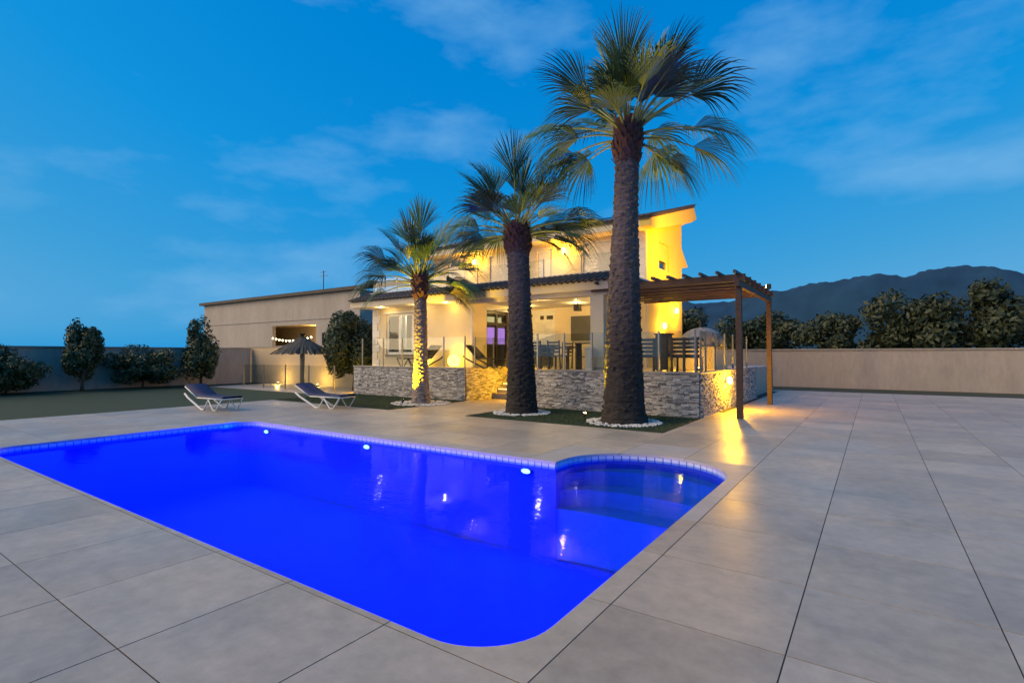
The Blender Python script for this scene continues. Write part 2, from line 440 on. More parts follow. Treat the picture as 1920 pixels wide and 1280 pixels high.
def slab(mb, v, tris, z1, z0):
    """extruded sheet with its border walls"""
    used = sorted({i for t in tris for i in t}); ix = {k: j for j, k in enumerate(used)}; n = len(used)
    vs = [(v[i].x, v[i].y, z1) for i in used] + [(v[i].x, v[i].y, z0) for i in used]
    fs = [tuple(ix[i] for i in t) for t in tris]
    cnt = {}
    for t in fs:
        for a, b in zip(t, t[1:] + t[:1]): cnt[(a, b)] = cnt.get((a, b), 0) + 1
    for (a, b) in list(cnt):
        if (b, a) not in cnt: fs.append((a, n + a, n + b, b))
    return mb.add(vs, fs)

# ------------------------------------------------------------------ ground and deck
def rect(x0, y0, x1, y1): return [(x0, y0), (x1, y0), (x1, y1), (x0, y1)]
v, t = cut_sheet(rect(-900, -300, 900, 6000), pool_outline(0.06))
mb = MB(); mb.add([(p.x, p.y, -0.055) for p in v], t)
struct(mb.build('ground', M_GROUND))

DX0, DX1, DY0, DY1 = -17.41, 5.59, -1.85, 26.15
v, t = cut_sheet(rect(DX0, DY0, DX1, 26.15), pool_outline(0.02))
mb = MB(); slab(mb, v, t, -0.0026, -0.04)
deck = struct(mb.build('deck', M_JOINT))
G = 0.004
TURFS = [(-8.75, 10.5, -3.55, 13.36), (-17.38, 10.38, -11.5, 13.76)]
TERR = (-17.4, 13.5, -3.65, 26)
cells = []
x = DX0 + 0.0
nx = round(DX1 - DX0); ny = round(DY1 - DY0)
for i in range(nx):
    for j in range(ny):
        x0, y0 = DX0 + i, DY0 + j; x1, y1 = x0 + 1, y0 + 1
        def within(b): return x0 >= b[0] - .01 and x1 <= b[2] + .01 and y0 >= b[1] - .01 and y1 <= b[3] + .01
        if any(within(b) for b in TURFS) or within((TERR[0], 14.3, -3.3, 26)): continue
        ins = [inside(p, POOL) for p in ((x0, y0), (x1, y0), (x1, y1), (x0, y1))]
        near = any(x0 - .001 <= p[0] <= x1 + .001 and y0 - .001 <= p[1] <= y1 + .001 for p in POOL) or (any(ins) and not all(ins)) or (y0 < PY1 < y1 and PX0 - .1 < x0 and x1 < PX1) or (y0 < PY0 < y1 and PX0 < x0 < PX1)
        if all(ins) and not near: continue
        pr = [proj((a, b, 0)) for a in (x0, x1) for b in (y0, y1)]
        pr = [p for p in pr if p]
        vis = any(-40 < p[0] < 1960 and p[1] < 1400 for p in pr)
        dist = math.hypot((x0 + x1) / 2, (y0 + y1) / 2)
        cells.append((0 if vis else 1, dist, x0, y0, near))
cells.sort()
tile_mesh = MB().box(G - .5, .5 - G, G - .5, .5 - G, -0.012, 0).mesh('tile'); tile_mesh.materials.append(M_TILE)
rest = MB(); made = 0
for hid, dist, x0, y0, near in cells:
    if near:
        o = rect(x0 + G, y0 + G, x0 + 1 - G, y0 + 1 - G)
        v, t = cut_sheet(o, POOL)
        if not t: continue
        part = MB(); slab(part, v, t, 0.0, -0.035)
        ob = part.build('tile', M_COPE if y0 > 5 else M_TILE, deck); made += 1
    elif hid == 0 and made < 295:
        ob = bpy.data.objects.new('tile', tile_mesh); col.objects.link(ob); ob.parent = deck
        ob.location = (x0 + .5, y0 + .5, rng.uniform(-.0006, .0003)); ob.rotation_euler = (rng.uniform(-.0006, .0006), rng.uniform(-.0006, .0006), rng.choice((0, 1, 2, 3)) * math.pi / 2); made += 1
    else:
        rest.box(x0 + G, x0 + 1 - G, y0 + G, y0 + 1 - G, -0.012, rng.uniform(-.0010, .0))
rest.build('far_tiles', M_TILE, deck, stuff=True)

# ------------------------------------------------------------------ pool: shell, steps, water, waterline tiles, lamps
pool = struct(bpy.data.objects.new('pool', None)); col.objects.link(pool)
mb = MB(); n = len(POOL); FLOOR = -1.45
mb.add([(x, y, -0.036) for x, y in POOL] + [(x, y, FLOOR) for x, y in POOL], [(i, (i + 1) % n, n + (i + 1) % n, n + i) for i in range(n)])
v, t = cut_sheet(POOL, [(100, 100), (101, 100), (101, 101)])
mb.add([(p.x, p.y, FLOOR) for p in v], t)
mb.build('pool_shell', M_POOL, pool)
for r_, zt in ((0.80, -0.24), (0.52, -0.46), (0.24, -0.70)):
    pts = []
    w = 1.17 * (1 if r_ > .7 else .99)
    cx = (-3.92 + PX1) / 2
    outer = [(cx + 1.165 * math.cos(math.pi * i / 24), 7.05 + 1.095 * math.sin(math.pi * i / 24)) for i in range(25)]
    inner = [(cx + 1.165 * math.cos(math.pi * i / 24), 7.05 + (1.095 - (1.05 - r_ * 0.0)) * 0 + (0.75 if r_ > .7 else .42 if r_ > .4 else .10) * math.sin(math.pi * i / 24) - (0.0 if r_ > .7 else .12 if r_ > .4 else .24)) for i in range(24, -1, -1)]
    poly = outer + inner
    v, t = cut_sheet(poly, [(100, 100), (101, 100), (101, 101)])
    s_ = MB(); slab(s_, v, t, zt, FLOOR + .01); s_.build('pool_step', M_STEP, pool)
v, t = cut_sheet(pool_outline(-0.002), [(100, 100), (101, 100), (101, 101)])
mb = MB(); mb.add([(p.x, p.y, WATER_Z) for p in v], t)
struct(mb.build('water', M_WATER))
# waterline tile band, small tiles round the whole rim
mb = MB(); acc = 0
for i in range(n):
    a = Vector(POOL[i]); b = Vector(POOL[(i + 1) % n]); L = (b - a).length
    k = max(1, round(L / 0.12)); d = (b - a) / k; nrm = Vector((-d.y, d.x)).normalized()
    for q in range(k):
        p0 = a + d * (q + .06); p1 = a + d * (q + .94); o_ = nrm * 0.006
        mb.add([(p0.x, p0.y, -.115), (p1.x, p1.y, -.115), (p1.x, p1.y, -.037), (p0.x, p0.y, -.037), (p0.x + o_.x, p0.y + o_.y, -.115), (p1.x + o_.x, p1.y + o_.y, -.115), (p1.x + o_.x, p1.y + o_.y, -.037), (p0.x + o_.x, p0.y + o_.y, -.037)],
               [(4, 5, 6, 7), (0, 1, 5, 4), (2, 3, 7, 6), (1, 2, 6, 5), (3, 0, 4, 7)])
mb.build('waterline_tiles', M_BAND, pool, stuff=True)
for k, (lx, lab) in enumerate(((-8.1, 'glowing blue underwater pool lamp in far wall nearest the lounger end'), (-4.42, 'glowing blue underwater pool lamp beside the rounded step bay'), (-11.6, 'glowing blue underwater pool lamp near the far left corner of the pool'))):
    th = thing('pool_lamp', lab, 'pool lamp', (lx, PY1 - .01, -.19), group='underwater pool lamps')
    ob = MB().tube([(lx, PY1 - .012, -.19), (lx, PY1 - .05, -.19)], [.10, .095], 20).build('rim', M_STEEL, th); ob.scale.z = .45
    ob = MB().tube([(lx, PY1 - .045, -.19), (lx, PY1 - .07, -.19)], [.085, .06], 20).build('lens', M_POOLLAMP, th); ob.scale.z = .45
    lamp('pool_light', 'SPOT', (lx, PY1 - .12, -.24), 1700, (0.0, 0.004, 1.0), th, 0.08, (lx + .3, 2.2, -1.0), 172, 0.3)

# ------------------------------------------------------------------ turf, gravel rings
def turf(b, nm, lab):
    base = struct(MB().box(b[0], b[2], b[1], b[3], -0.009, 0.008).build(nm, M_TURF))
    area = (b[2] - b[0]) * (b[3] - b[1]); nb = int(area * 1500)
    r = np.random.default_rng(int(abs(b[0]) * 10))
    x = r.uniform(b[0] + .01, b[2] - .01, nb); y = r.uniform(b[1] + .01, b[3] - .01, nb); a = r.uniform(0, 6.28, nb); h = r.uniform(.018, .04, nb); lx = r.normal(0, .012, nb); ly = r.normal(0, .012, nb)
    w = .004
    V = np.stack([np.stack([x - w * np.cos(a), y - w * np.sin(a), np.full(nb, .007)], 1), np.stack([x + w * np.cos(a), y + w * np.sin(a), np.full(nb, .007)], 1), np.stack([x + lx, y + ly, .007 + h], 1)], 1).reshape(-1, 3)
    F = np.arange(nb * 3).reshape(-1, 3)
    o = np_mesh('artificial_grass', V, F, M_BLADE, stuff=True); tag(o, lab, 'grass'); o['kind'] = 'stuff'
turf(TURFS[0], 'turf_base', 'dark green artificial grass strip in front of the right stone wall')
turf(TURFS[1], 'turf_base', 'dark green artificial grass strip in front of the left stone wall')
ico = bmesh.new(); bmesh.ops.create_icosphere(ico, subdivisions=1, radius=1); IV = np.array([v.co[:] for v in ico.verts]); IF = np.array([[v.index for v in f.verts] for f in ico.faces]); ico.free()
def pebbles(c, r0, r1, n, seed, lab, s=(.018, .04), sq=False):
    r = np.random.default_rng(seed); V = []; F = []
    for i in range(n):
        a = r.uniform(0, 6.283); d = math.sqrt(r.uniform(r0 * r0, r1 * r1)); k = r.uniform(*s)
        sc = np.array([k * r.uniform(.8, 1.3), k * r.uniform(.8, 1.3), k * .6]); ang = r.uniform(0, 3.14)
        p = IV * sc * r.uniform(.88, 1.12, IV.shape); ca, sa = math.cos(ang), math.sin(ang)
        p = np.stack([p[:, 0] * ca - p[:, 1] * sa, p[:, 0] * sa + p[:, 1] * ca, p[:, 2]], 1) + [c[0] + d * math.cos(a), c[1] + d * math.sin(a), .018 + r.uniform(0, .012)]
        F.append(IF + len(V) * len(IV)); V.append(p)
    o = np_mesh('white_gravel', np.concatenate(V), np.concatenate(F), M_PEBBLE, stuff=True); tag(o, lab, 'gravel'); o['kind'] = 'stuff'

# ------------------------------------------------------------------ fan palms
GRAV = Vector((0, 0, -1))
def blade_mesh(mb, o, D, S, Nn, L, nseg, Phi, droop, cup, rr, split=0.55):
    st = (0.03, 0.28, split, 0.68, 0.84, 1.0)
    dphi = 2 * Phi / nseg
    for i in range(nseg):
        ph = -Phi + (i + .5) * dphi
        u = ph / Phi
        Ls = L * (1.0 - 0.30 * u * u) * rr.uniform(.93, 1.05)
        dr = droop * rr.uniform(.7, 1.45); tw = rr.uniform(-.05, .05)
        vs = []
        for s in st:
            row = []
            if s <= split: hw = s * Ls * dphi * .5
            else: hw = split * Ls * dphi * .5 * (1 - (s - split) / (1 - split)) ** .8 + .002
            for side in (-1, 0, 1):
                d = D * math.cos(ph + tw * s) + S * math.sin(ph + tw * s)
                p = o + D * (L * .06) + d * (Ls * s) + Nn * (cup * L * abs(math.sin(ph)) * s)
                tdir = S * math.cos(ph) - D * math.sin(ph)
                p = p + tdir * (hw * side) + Nn * (hw * .55 if side == 0 else 0)
                ex = max(0, s - split) / (1 - split)
                p = p + GRAV * (L * (.10 * droop * s * s + (dr * .45 + .05) * ex ** 1.9 + abs(math.sin(ph)) * .15 * droop * s))
                row.append(p)
            vs.append(row)
        flat = [p for r_ in vs for p in r_]
        fs = []
        for k in range(len(st) - 1):
            b = k * 3
            fs += [(b, b + 1, b + 4, b + 3), (b + 1, b + 2, b + 5, b + 4)]
        mb.add(flat, fs)
def make_palm(base, prof, top, leaves, seed, label, lean=(0, 0), dry=0, nstub=420, tm=None, stub=1.0):
    rr = random.Random(seed)
    th = thing('palm_tree', label, 'palm tree', (base[0], base[1], 0.0), group='fan palms by the pool')
    # trunk: rings of leaf scars, flared foot
    H = top
    mb = MB(); nr = 26; rows = int(H / .055); vs = []
    def axis(z): f = z / H; return base[0] + lean[0] * f * f, base[1] + lean[1] * f * f
    def rad(z):
        for (z0, r0), (z1, r1) in zip(prof, prof[1:]):
            if z <= z1: return r0 + (r1 - r0) * (z - z0) / (z1 - z0)
        return prof[-1][1]
    for j in range(rows + 1):
        z = H * j / rows - (.05 if j == 0 else 0); cx, cy = axis(max(z, 0)); r0 = rad(max(z, 0))
        jit = rr.uniform(-.016, .014) * (1 if j % 2 else .4)
        for k in range(nr):
            a = 2 * math.pi * k / nr
            r1 = r0 * (1 + .025 * math.sin(3 * a + z * 1.3) + .018 * math.sin(7 * a - z * 2.1)) + jit + rr.uniform(-.008, .008)
            vs.append((cx + r1 * math.cos(a), cy + r1 * math.sin(a), z))
    fs = [(j * nr + k, j * nr + (k + 1) % nr, (j + 1) * nr + (k + 1) % nr, (j + 1) * nr + k) for j in range(rows) for k in range(nr)]
    fs.append(tuple(range(rows * nr, rows * nr + nr)))
    mb.add(vs, fs)
    for i in range(nstub):       # old leaf-base stubs up the trunk
        z = H * (.02 + .90 * i / nstub); a = i * 2.39996 + rr.uniform(-.15, .15); cx, cy = axis(z); r0 = rad(z)
        d = Vector((math.cos(a), math.sin(a), 0)); tg = Vector((-d.y, d.x, 0)); w = rr.uniform(.03, .07); pr = rr.uniform(.008, .034) * stub; hh = rr.uniform(.05, .10)
        c = Vector((cx, cy, z)) + d * (r0 - .012)
        mb.add([c - tg * w, c + tg * w, c + d * (pr + .012) + UP * hh - tg * w * .4, c + d * (pr + .012) + UP * hh + tg * w * .4, c + UP * (hh + .03) - tg * w, c + UP * (hh + .03) + tg * w],
               [(0, 1, 3, 2), (2, 3, 5, 4), (0, 2, 4), (1, 5, 3)])
    mb.build('trunk', tm or M_TRUNK, th, smooth=False)
    # collar of fresh boots below the crown
    mb = MB(); hb = .9 if H > 6 else .75
    for i in range(90):
        f = i / 90; z = H - hb + hb * f * 1.02; a = i * 2.39996; cx, cy = axis(min(z, H)); r0 = rad(min(z, H)) + .015
        d = Vector((math.cos(a), math.sin(a), 0)); tg = Vector((-d.y, d.x, 0)); w = rr.uniform(.06, .11); hh = rr.uniform(.16, .30); out = rr.uniform(.03, .11)
        c = Vector((cx, cy, z)) + d * (r0 - .03)
        e = c + d * (out + .02) + UP * hh
        mb.add([c - tg * w, c + tg * w, c + d * .05 + tg * w * .8 + UP * hh * .4, c + d * .05 - tg * w * .8 + UP * hh * .4, e - tg * w * .45, e + tg * w * .45, e - d * .03 - tg * w * .4, e - d * .03 + tg * w * .4],
               [(0, 1, 2, 3), (3, 2, 5, 4), (4, 5, 7, 6), (0, 3, 4, 6), (1, 7, 5, 2), (0, 6, 7, 1)])
    mb.build('boot_collar', M_BOOT, th, stuff=True)
    # leaves: th, dl = direction in the crown (angle in the plane across the view, tilt away from it)
    cx, cy = axis(H); C = Vector((cx, cy, H + .02))
    for (ang, tilt, lp, L, droop) in leaves:
        A = R(ang); T = R(tilt)
        D0 = (RT * math.cos(A) + UP * math.sin(A)) * math.cos(T) + FW0 * math.sin(T)
        D0.normalize()
        hz = Vector((D0.x, D0.y, 0)); b0 = C + (hz.normalized() * .14 if hz.length > .05 else Vector((0, 0, 0)))
        # older leaves start lower on the stem
        b0 = b0 - UP * max(0, .35 - .35 * D0.z)
        sag = .10 + .22 * (1 - abs(D0.z))
        P = [b0 + D0 * (lp * k / 5) + GRAV * (sag * lp * (k / 5) ** 2) for k in range(6)]
        D = (P[-1] - P[-2]).normalized()
        Nn = UP - D * UP.dot(D)
        if Nn.length < .15: Nn = -hz if hz.length > .01 else RT.copy()
        Nn.normalize(); S = D.cross(Nn); roll = R(rr.uniform(-40, 40))
        Nn = Nn * math.cos(roll) + S * math.sin(roll); S = D.cross(Nn)
        m = MB(); phi = 40 + 34 * max(0, 1 - D0.z) + rr.uniform(-8, 12); blade_mesh(m, P[-1], D, S, Nn, L * 1.24, int(20 + phi * .26), R(phi), droop * .85, rr.uniform(.22, .5), rr, rr.uniform(.42, .52))
        isdry = rr.random() < .45 and D0.z < .12
        fr = m.build('frond', M_LEAFDRY if isdry else M_LEAF, th)
        pm = MB(); pm.tube(P, [.042, .032, .026, .022, .019, .016], 6)
        pm.tube([P[-1], P[-1] + D * L * .25 + GRAV * L * .01, P[-1] + D * L * .5 + GRAV * L * .05 * droop], [.016, .010, .004], 5)
        pm.build('petiole', M_PET, fr, smooth=True)
    return th
def crown(explicit, nfill, seed, lp, L):
    rr = random.Random(seed); out = list(explicit)
    for i in range(nfill):
        side = -1 if i % 2 else 1
        ang = rr.uniform(42, 138) if side < 0 else rr.uniform(12, 168); tilt = side * rr.uniform(12, 48)
        el = math.sin(R(ang)) * math.cos(R(tilt))
        out.append((ang, tilt, lp * rr.uniform(.42, 1.12), L * rr.uniform(.85, 1.15), .18 + .8 * max(0, 1 - el) * rr.uniform(.6, 1.2)))
    return out
# (angle across the view, tilt away from the camera, petiole, blade, droop)
P3 = crown([(132, -10, 1.25, 1.20, .25), (118, 25, 1.2, 1.15, .3), (98, -20, 1.15, 1.25, .12), (92, 18, 1.45, 1.25, .2), (74, 8, 1.5, 1.3, .2), (66, -28, 1.25, 1.2, .25), (52, 10, 1.5, 1.2, .3), (40, -15, 1.5, 1.2, .5), (28, 15, 1.45, 1.15, .7),
            (18, -20, 1.3, 1.1, .9), (12, 5, 1.4, 1.0, .9), (155, 8, 1.4, 1.15, .8), (147, -30, 1.1, 1.1, .7), (170, 20, 1.1, 1.05, 1.0), (166, -8, 1.0, 1.05, 1.1), (-6, -5, .8, .75, .85), (2, 22, .85, .8, .9), (178, 30, .8, .8, .9), (108, 45, 1.2, 1.2, .3), (85, -48, 1.1, 1.15, .35)], 30, 33, 1.15, 1.02)
P2 = crown([(125, -10, 1.0, 1.05, .15), (108, 15, 1.35, 1.1, .18), (92, -15, 1.35, 1.1, .12), (86, 20, 1.45, 1.15, .15), (70, 0, 1.2, 1.1, .2), (56, -18, 1.1, 1.05, .3), (34, 18, 1.0, 1.2, .45), (28, -10, 1.25, 1.1, .7), (150, 10, 1.0, 1.0, .6), (160, -20, .9, .9, .9), (165, 10, .75, .75, .85),
            (18, -15, 1.15, .9, .8), (20, 20, 1.1, .95, .8), (172, -8, .6, .6, .8)], 26, 52, 1.0, .92)
P1 = crown([(118, 0, 1.1, 1.0, .3), (104, 15, 1.4, 1.1, .25), (88, -10, 1.45, 1.15, .2), (72, 12, 1.4, 1.1, .25), (96, -25, 1.2, 1.1, .2), (80, 28, 1.25, 1.1, .2), (138, -10, 1.15, .95, .6), (152, 12, 1.15, .95, .9), (162, -12, 1.1, .85, .9), (60, -10, 1.35, 1.0, .4), (44, 10, 1.5, .95, .7), (30, -15, 1.3, .95, .9), (18, 10, 1.1, .85, .9),
            (15, -12, .9, .75, .8), (172, 5, .95, .75, .8), (4, 8, .8, .65, .8)], 26, 71, 1.05, .86)
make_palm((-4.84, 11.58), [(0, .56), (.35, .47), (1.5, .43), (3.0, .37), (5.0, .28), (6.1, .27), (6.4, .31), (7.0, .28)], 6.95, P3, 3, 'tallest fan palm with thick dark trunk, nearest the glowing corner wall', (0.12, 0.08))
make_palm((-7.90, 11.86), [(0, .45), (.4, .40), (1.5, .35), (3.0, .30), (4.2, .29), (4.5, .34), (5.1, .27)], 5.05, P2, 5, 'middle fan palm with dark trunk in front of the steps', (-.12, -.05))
make_palm((-12.09, 12.28), [(0, .33), (.4, .26), (1.5, .215), (3.0, .20), (3.6, .19), (3.8, .22), (4.2, .2)], 4.10, P1, 8, 'smallest fan palm with its trunk lit bright yellow', (-.08, 0), nstub=330, tm=M_TRUNK_UPLIT, stub=.45)
pebbles((-4.84, 11.58), .50, .88, 620, 1, 'ring of white pebbles round the tallest palm')
pebbles((-7.90, 11.86), .42, .80, 520, 2, 'ring of white pebbles round the middle palm')
pebbles((-12.09, 12.28), .30, .95, 560, 3, 'ring of white pebbles round the smallest palm')
def uplight(p, tgt, e, lab, spot=55):
    th = thing('ground_spotlight', lab, 'spotlight', (p[0], p[1], 0), group='palm uplighters')
    MB().tube([(p[0], p[1], 0), (p[0], p[1], .10)], .012, 8).build('stake', M_BLACK, th)
    d = (Vector(tgt) - Vector((p[0], p[1], .13))).normalized(); c = Vector((p[0], p[1], .13))
    MB().tube([c - d * .05, c - d * .03, c + d * .05], [.02, .04, .045], 14).build('housing', M_BLACK, th)
    MB().tube([c + d * .045, c + d * .052], [.036, .034], 14).build('lens', M_BULB, th)
    lamp('spot_light', 'SPOT', c + d * .07, e, (1.0, 0.62, 0.0), th, .03, tgt, spot, .6)
def at(base, r, f): return (base[0] + RT.x * r + FW0.x * f, base[1] + RT.y * r + FW0.y * f)
uplight(at((-12.09, 12.28), -.50, -.45), (-12.12, 12.26, 1.65), 2300, 'small ground spotlight lighting the smallest palm yellow', 60)
uplight(at((-4.84, 11.58), -.85, .50), (-4.80, 11.6, 4.5), 1300, 'small ground spotlight on the grass left of the tallest palm', 75)
uplight(at((-7.90, 11.86), .25, .95), (-7.9, 11.9, 5.0), 700, 'small ground spotlight hidden behind the middle palm', 75)

# ------------------------------------------------------------------ terrace, stone walls, steps
TZ = 1.10
mb = MB()
mb.box(-17.3, -11.6, 13.98, 26, -.05, TZ); mb.box(-11.598, -9.1, 17.1, 26, -.05, TZ); mb.box(-9.098, -3.75, 13.58, 26, -.05, TZ)
struct(mb.build('terrace', M_TERR))
def ledger(mb, a0, a1, z0, z1, plane, axis, sgn, seed):
    rr = random.Random(seed); z = z0
    pal = [(.50, .48, .46), (.40, .38, .37), (.30, .29, .30), (.56, .53, .50), (.18, .18, .19), (.46, .42, .38), (.64, .62, .60)]
    while z < z1 - .01:
        h = rr.uniform(.026, .042)
        if z + h > z1 - .02: h = z1 - z
        a = a0 - rr.uniform(0, .15)
        while a < a1 - .001:
            L = rr.uniform(.07, .24); e = min(a + L, a1); s = max(a, a0); a += L
            if e - s < .02: continue
            d = rr.uniform(.012, .045)
            c = rr.choice(pal); k = rr.uniform(.9, 1.4)
            g_ = .0025
            if axis == 'x': mb.box(s + g_, e - g_, *sorted((plane, plane + sgn * d)), z + g_, z + h - g_)
            else: mb.box(*sorted((plane, plane + sgn * d)), s + g_, e - g_, z + g_, z + h - g_)
            mb.tone += [(c[0] * k, c[1] * k, c[2] * k, 1)] * 8
        z += h
def stone_wall(lab, segs, cap, seed):
    th = thing('stone_wall', lab, 'wall', (segs[0][0] if segs[0][5] == 'x' else segs[0][4], segs[0][4] if segs[0][5] == 'x' else segs[0][0], 0), group='stone clad terrace walls')
    core = MB(); st = MB()
    for i, (a0, a1, z0, z1, plane, axis, sgn, thick) in enumerate(segs):
        p = sorted((plane, plane - sgn * thick))
        if axis == 'x': core.box(a0 + .002, a1 - .002, p[0], p[1], z0 - .03, z1 - .002)
        else: core.box(p[0], p[1], a0 + .002, a1 - .002, z0 - .03, z1 - .002)
        ledger(st, a0, a1, z0, z1, plane, axis, sgn, seed + i)
    core.build('wall_core', M_STONEBED, th)
    st.build('ledger_stones', M_STONE, th, stuff=True)
    for k, c in enumerate(cap):
        MB().box(*c, TZ + .002, TZ + .045).build('capping', M_CAP, th, bevel=.006)
stone_wall('left stone clad terrace wall behind the smallest palm', [(-17.3, -11.5, 0, TZ, 13.8, 'x', -1, .17), (13.83, 17.1, 0, TZ, -11.5, 'y', 1, .09)], [(-17.34, -11.44, 13.74, 14.06), (-11.76, -11.44, 14.063, 17.1)], 11)
stone_wall('right stone clad terrace wall behind the tallest palm', [(-9.2, -3.6, 0, TZ, 13.42, 'x', -1, .15), (13.45, 21.0, 0, TZ, -3.6, 'y', 1, .14), (13.45, 17.1, 0, TZ, -9.2, 'y', -1, .09)], [(-9.26, -3.54, 13.36, 13.68), (-3.84, -3.54, 13.683, 21.0)], 23)
st = thing('garden_steps', 'flight of lit steps between the stone walls up to the terrace', 'steps', (-10.35, 14.3, 0))
for k in range(6):
    z1 = TZ * (k + 1) / 6 - (0 if k < 5 else .0); y0 = 15.30 + .30 * k
    MB().box(-11.448, -9.252, y0, 15.30 + .30 * 6 - .01, TZ * k / 6 + (.001 if k else -.03), z1 - .031).build('riser_block', M_TERR, st)
    MB().box(-11.447, -9.253, y0 - .025, y0 + .31, z1 - .03, z1).build('tread', M_TILE, st, bevel=.004)
    if k in (1, 2, 3, 4):
        MB().box(-11.40, -9.3, y0 - .012, y0 - .002, z1 - .045, z1 - .033).build('led_strip', emit_mat('led_amber', (1, .62, .12), 10), st)
lamp('step_light', 'AREA', (-9.4, 15.35, .95), 110, AMBER, st, .25, (-11.4, 15.5, .25))

def balustrade(lab, pts, h=1.08, base=TZ + .045, postr=.022, gap=.03, name='glass_balustrade', grp='glass balustrades', foot=.04):
    pts = [Vector((p[0], p[1], 0)) for p in pts]
    th = thing(name, lab, 'balustrade', (pts[0].x, pts[0].y, base), group=grp)
    for p in pts:
        MB().box(p.x - postr, p.x + postr, p.y - postr, p.y + postr, base, base + h).build('post', M_STEEL, th, bevel=.004)
    for a, b in zip(pts, pts[1:]):
        d = (b - a).normalized(); n_ = Vector((-d.y, d.x, 0)) * .005
        a2 = a + d * (postr + .012); b2 = b - d * (postr + .012)
        mb = MB(); z0, z1 = base + foot, base + h - .02
        mb.add([(*(a2 - n_).xy, z0), (*(b2 - n_).xy, z0), (*(b2 + n_).xy, z0), (*(a2 + n_).xy, z0), (*(a2 - n_).xy, z1), (*(b2 - n_).xy, z1), (*(b2 + n_).xy, z1), (*(a2 + n_).xy, z1)],
               [(3, 2, 1, 0), (4, 5, 6, 7), (0, 1, 5, 4), (1, 2, 6, 5), (2, 3, 7, 6), (3, 0, 4, 7)])
        mb.build('glass_pane', M_GLASS, th)
    return th
YL, YR = 13.9, 13.53
balustrade('glass balustrade with steel posts on the left stone wall', [(x, YL) for x in (-16.95, -15.72, -14.68, -13.62, -12.58, -11.6)])
balustrade('glass balustrade running back beside the steps', [(-11.6, y) for y in (14.45, 15.55, 16.6)])
balustrade('glass balustrade with steel posts on the right stone wall front', [(x, YR) for x in (-9.1, -8.42, -7.5, -6.6, -5.65, -4.66, -3.72)])
balustrade('glass balustrade receding along the glowing corner wall', [(-3.69, y) for y in (13.9, 14.4, 15.45, 16.55, 17.65, 18.75, 19.85)])

# ------------------------------------------------------------------ house
HX0, HX1 = -17.5, -6.88
house = thing('house', 'two storey cream villa with dark tiled roof, porch and lit balcony', 'house', (-12.2, 18.6, 0))
CZ = 3.50
# ground floor, projecting room
mb = MB()
WIN = (-16.7, -14.45, 1.60, 3.26)
wall_holes(mb, 'x', HX0, -12.05, TZ, CZ, 14.9, 15.1, [WIN])
mb.build('front_wall', M_STUCCO, house)
DOOR = (15.72, 17.2, TZ, 3.28)
mb = MB(); wall_holes(mb, 'y', 15.102, 18.6, TZ, CZ, -12.25, -12.05, [DOOR]); mb.build('porch_side_wall', M_STUCCO, house)
mb = MB(); mb.box(HX0, HX0 + .2, 15.102, 23.0, TZ, CZ); mb.build('left_wall', M_STUCCO, house)
# main front wall, two floors
BDOOR = (-11.9, -10.75, TZ, 3.36)
U1 = (-11.58, -10.88, 3.9, 5.95); U2 = (-9.45, -7.85, 3.9, 5.95); U0 = (-16.6, -15.5, 4.6, 6.0); U3 = (-14.1, -12.9, 3.9, 5.95)
mb = MB(); wall_holes(mb, 'x', -12.25, HX1, TZ, CZ, 18.602, 18.8, [BDOOR]); mb.build('porch_back_wall', M_STUCCO, house)
mb = MB(); wall_holes(mb, 'x', HX0, HX1, CZ + .25, 6.42, 18.6, 18.8, [U0, U1, U2, U3]); mb.build('upper_front_wall', M_STUCCO, house)
RS = .294
def zr(y): return 6.42 + (y - 17.85) * RS
# gable side wall with window opening
SW = (20.05, 21.3, 4.95, 6.05)
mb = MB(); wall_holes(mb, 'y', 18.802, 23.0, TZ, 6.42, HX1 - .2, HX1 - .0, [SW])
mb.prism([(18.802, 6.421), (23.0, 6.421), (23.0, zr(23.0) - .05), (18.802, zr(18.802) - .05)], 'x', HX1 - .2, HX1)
mb.build('gable_wall', M_AMBERLIT, house)
mb = MB(); mb.prism([(18.802, CZ + .25), (23.0, CZ + .25), (23.0, zr(23.0) - .05), (18.802, zr(18.802) - .05)], 'x', HX0, HX0 + .2); mb.box(HX0 + .2, HX1 - .2, 22.8, 23.0, TZ, zr(22.8) - .06)
mb.build('rear_wall', M_STUCCO, house)
# lower eave slab: porch ceiling, balcony floor, fascia
mb = MB(); mb.box(-17.75, -6.3, 13.98, 18.598, CZ + .001, CZ + .20); mb.build('porch_ceiling', M_WHITE, house)
MB().box(-17.78, -6.27, 13.93, 13.978, CZ - .0, CZ + .26).build('fascia', M_STUCCO, house)
mb = MB(); mb.box(-17.75, -6.3, 14.0, 18.597, CZ + .202, CZ + .3); mb.build('balcony_floor', M_TERR, house)
pr_ = MB(); pr_.box(-17.5, -6.3, 14.78, 14.92, CZ + .301, 4.13); pr_.box(-6.44, -6.3, 14.922, 18.597, CZ + .301, 4.13); pr_.build('balcony_parapet', M_WHITE, house)
MB().box(-17.54, -6.26, 14.74, 14.96, 4.132, 4.165).build('parapet_coping', M_WHITE, house)
# beam over the porch and column
MB().box(-12.048, -6.32, 14.15, 14.45, CZ - .14, CZ).build('porch_beam', M_STUCCO, house)
co = MB(); co.box(-6.93, -6.5, 14.1, 14.5, TZ, CZ - .142); co.build('column', M_STUCCO, house, bevel=.01)
MB().box(-6.97, -6.46, 14.06, 14.54, TZ, TZ + .12).build('column_base', M_CAP, house)
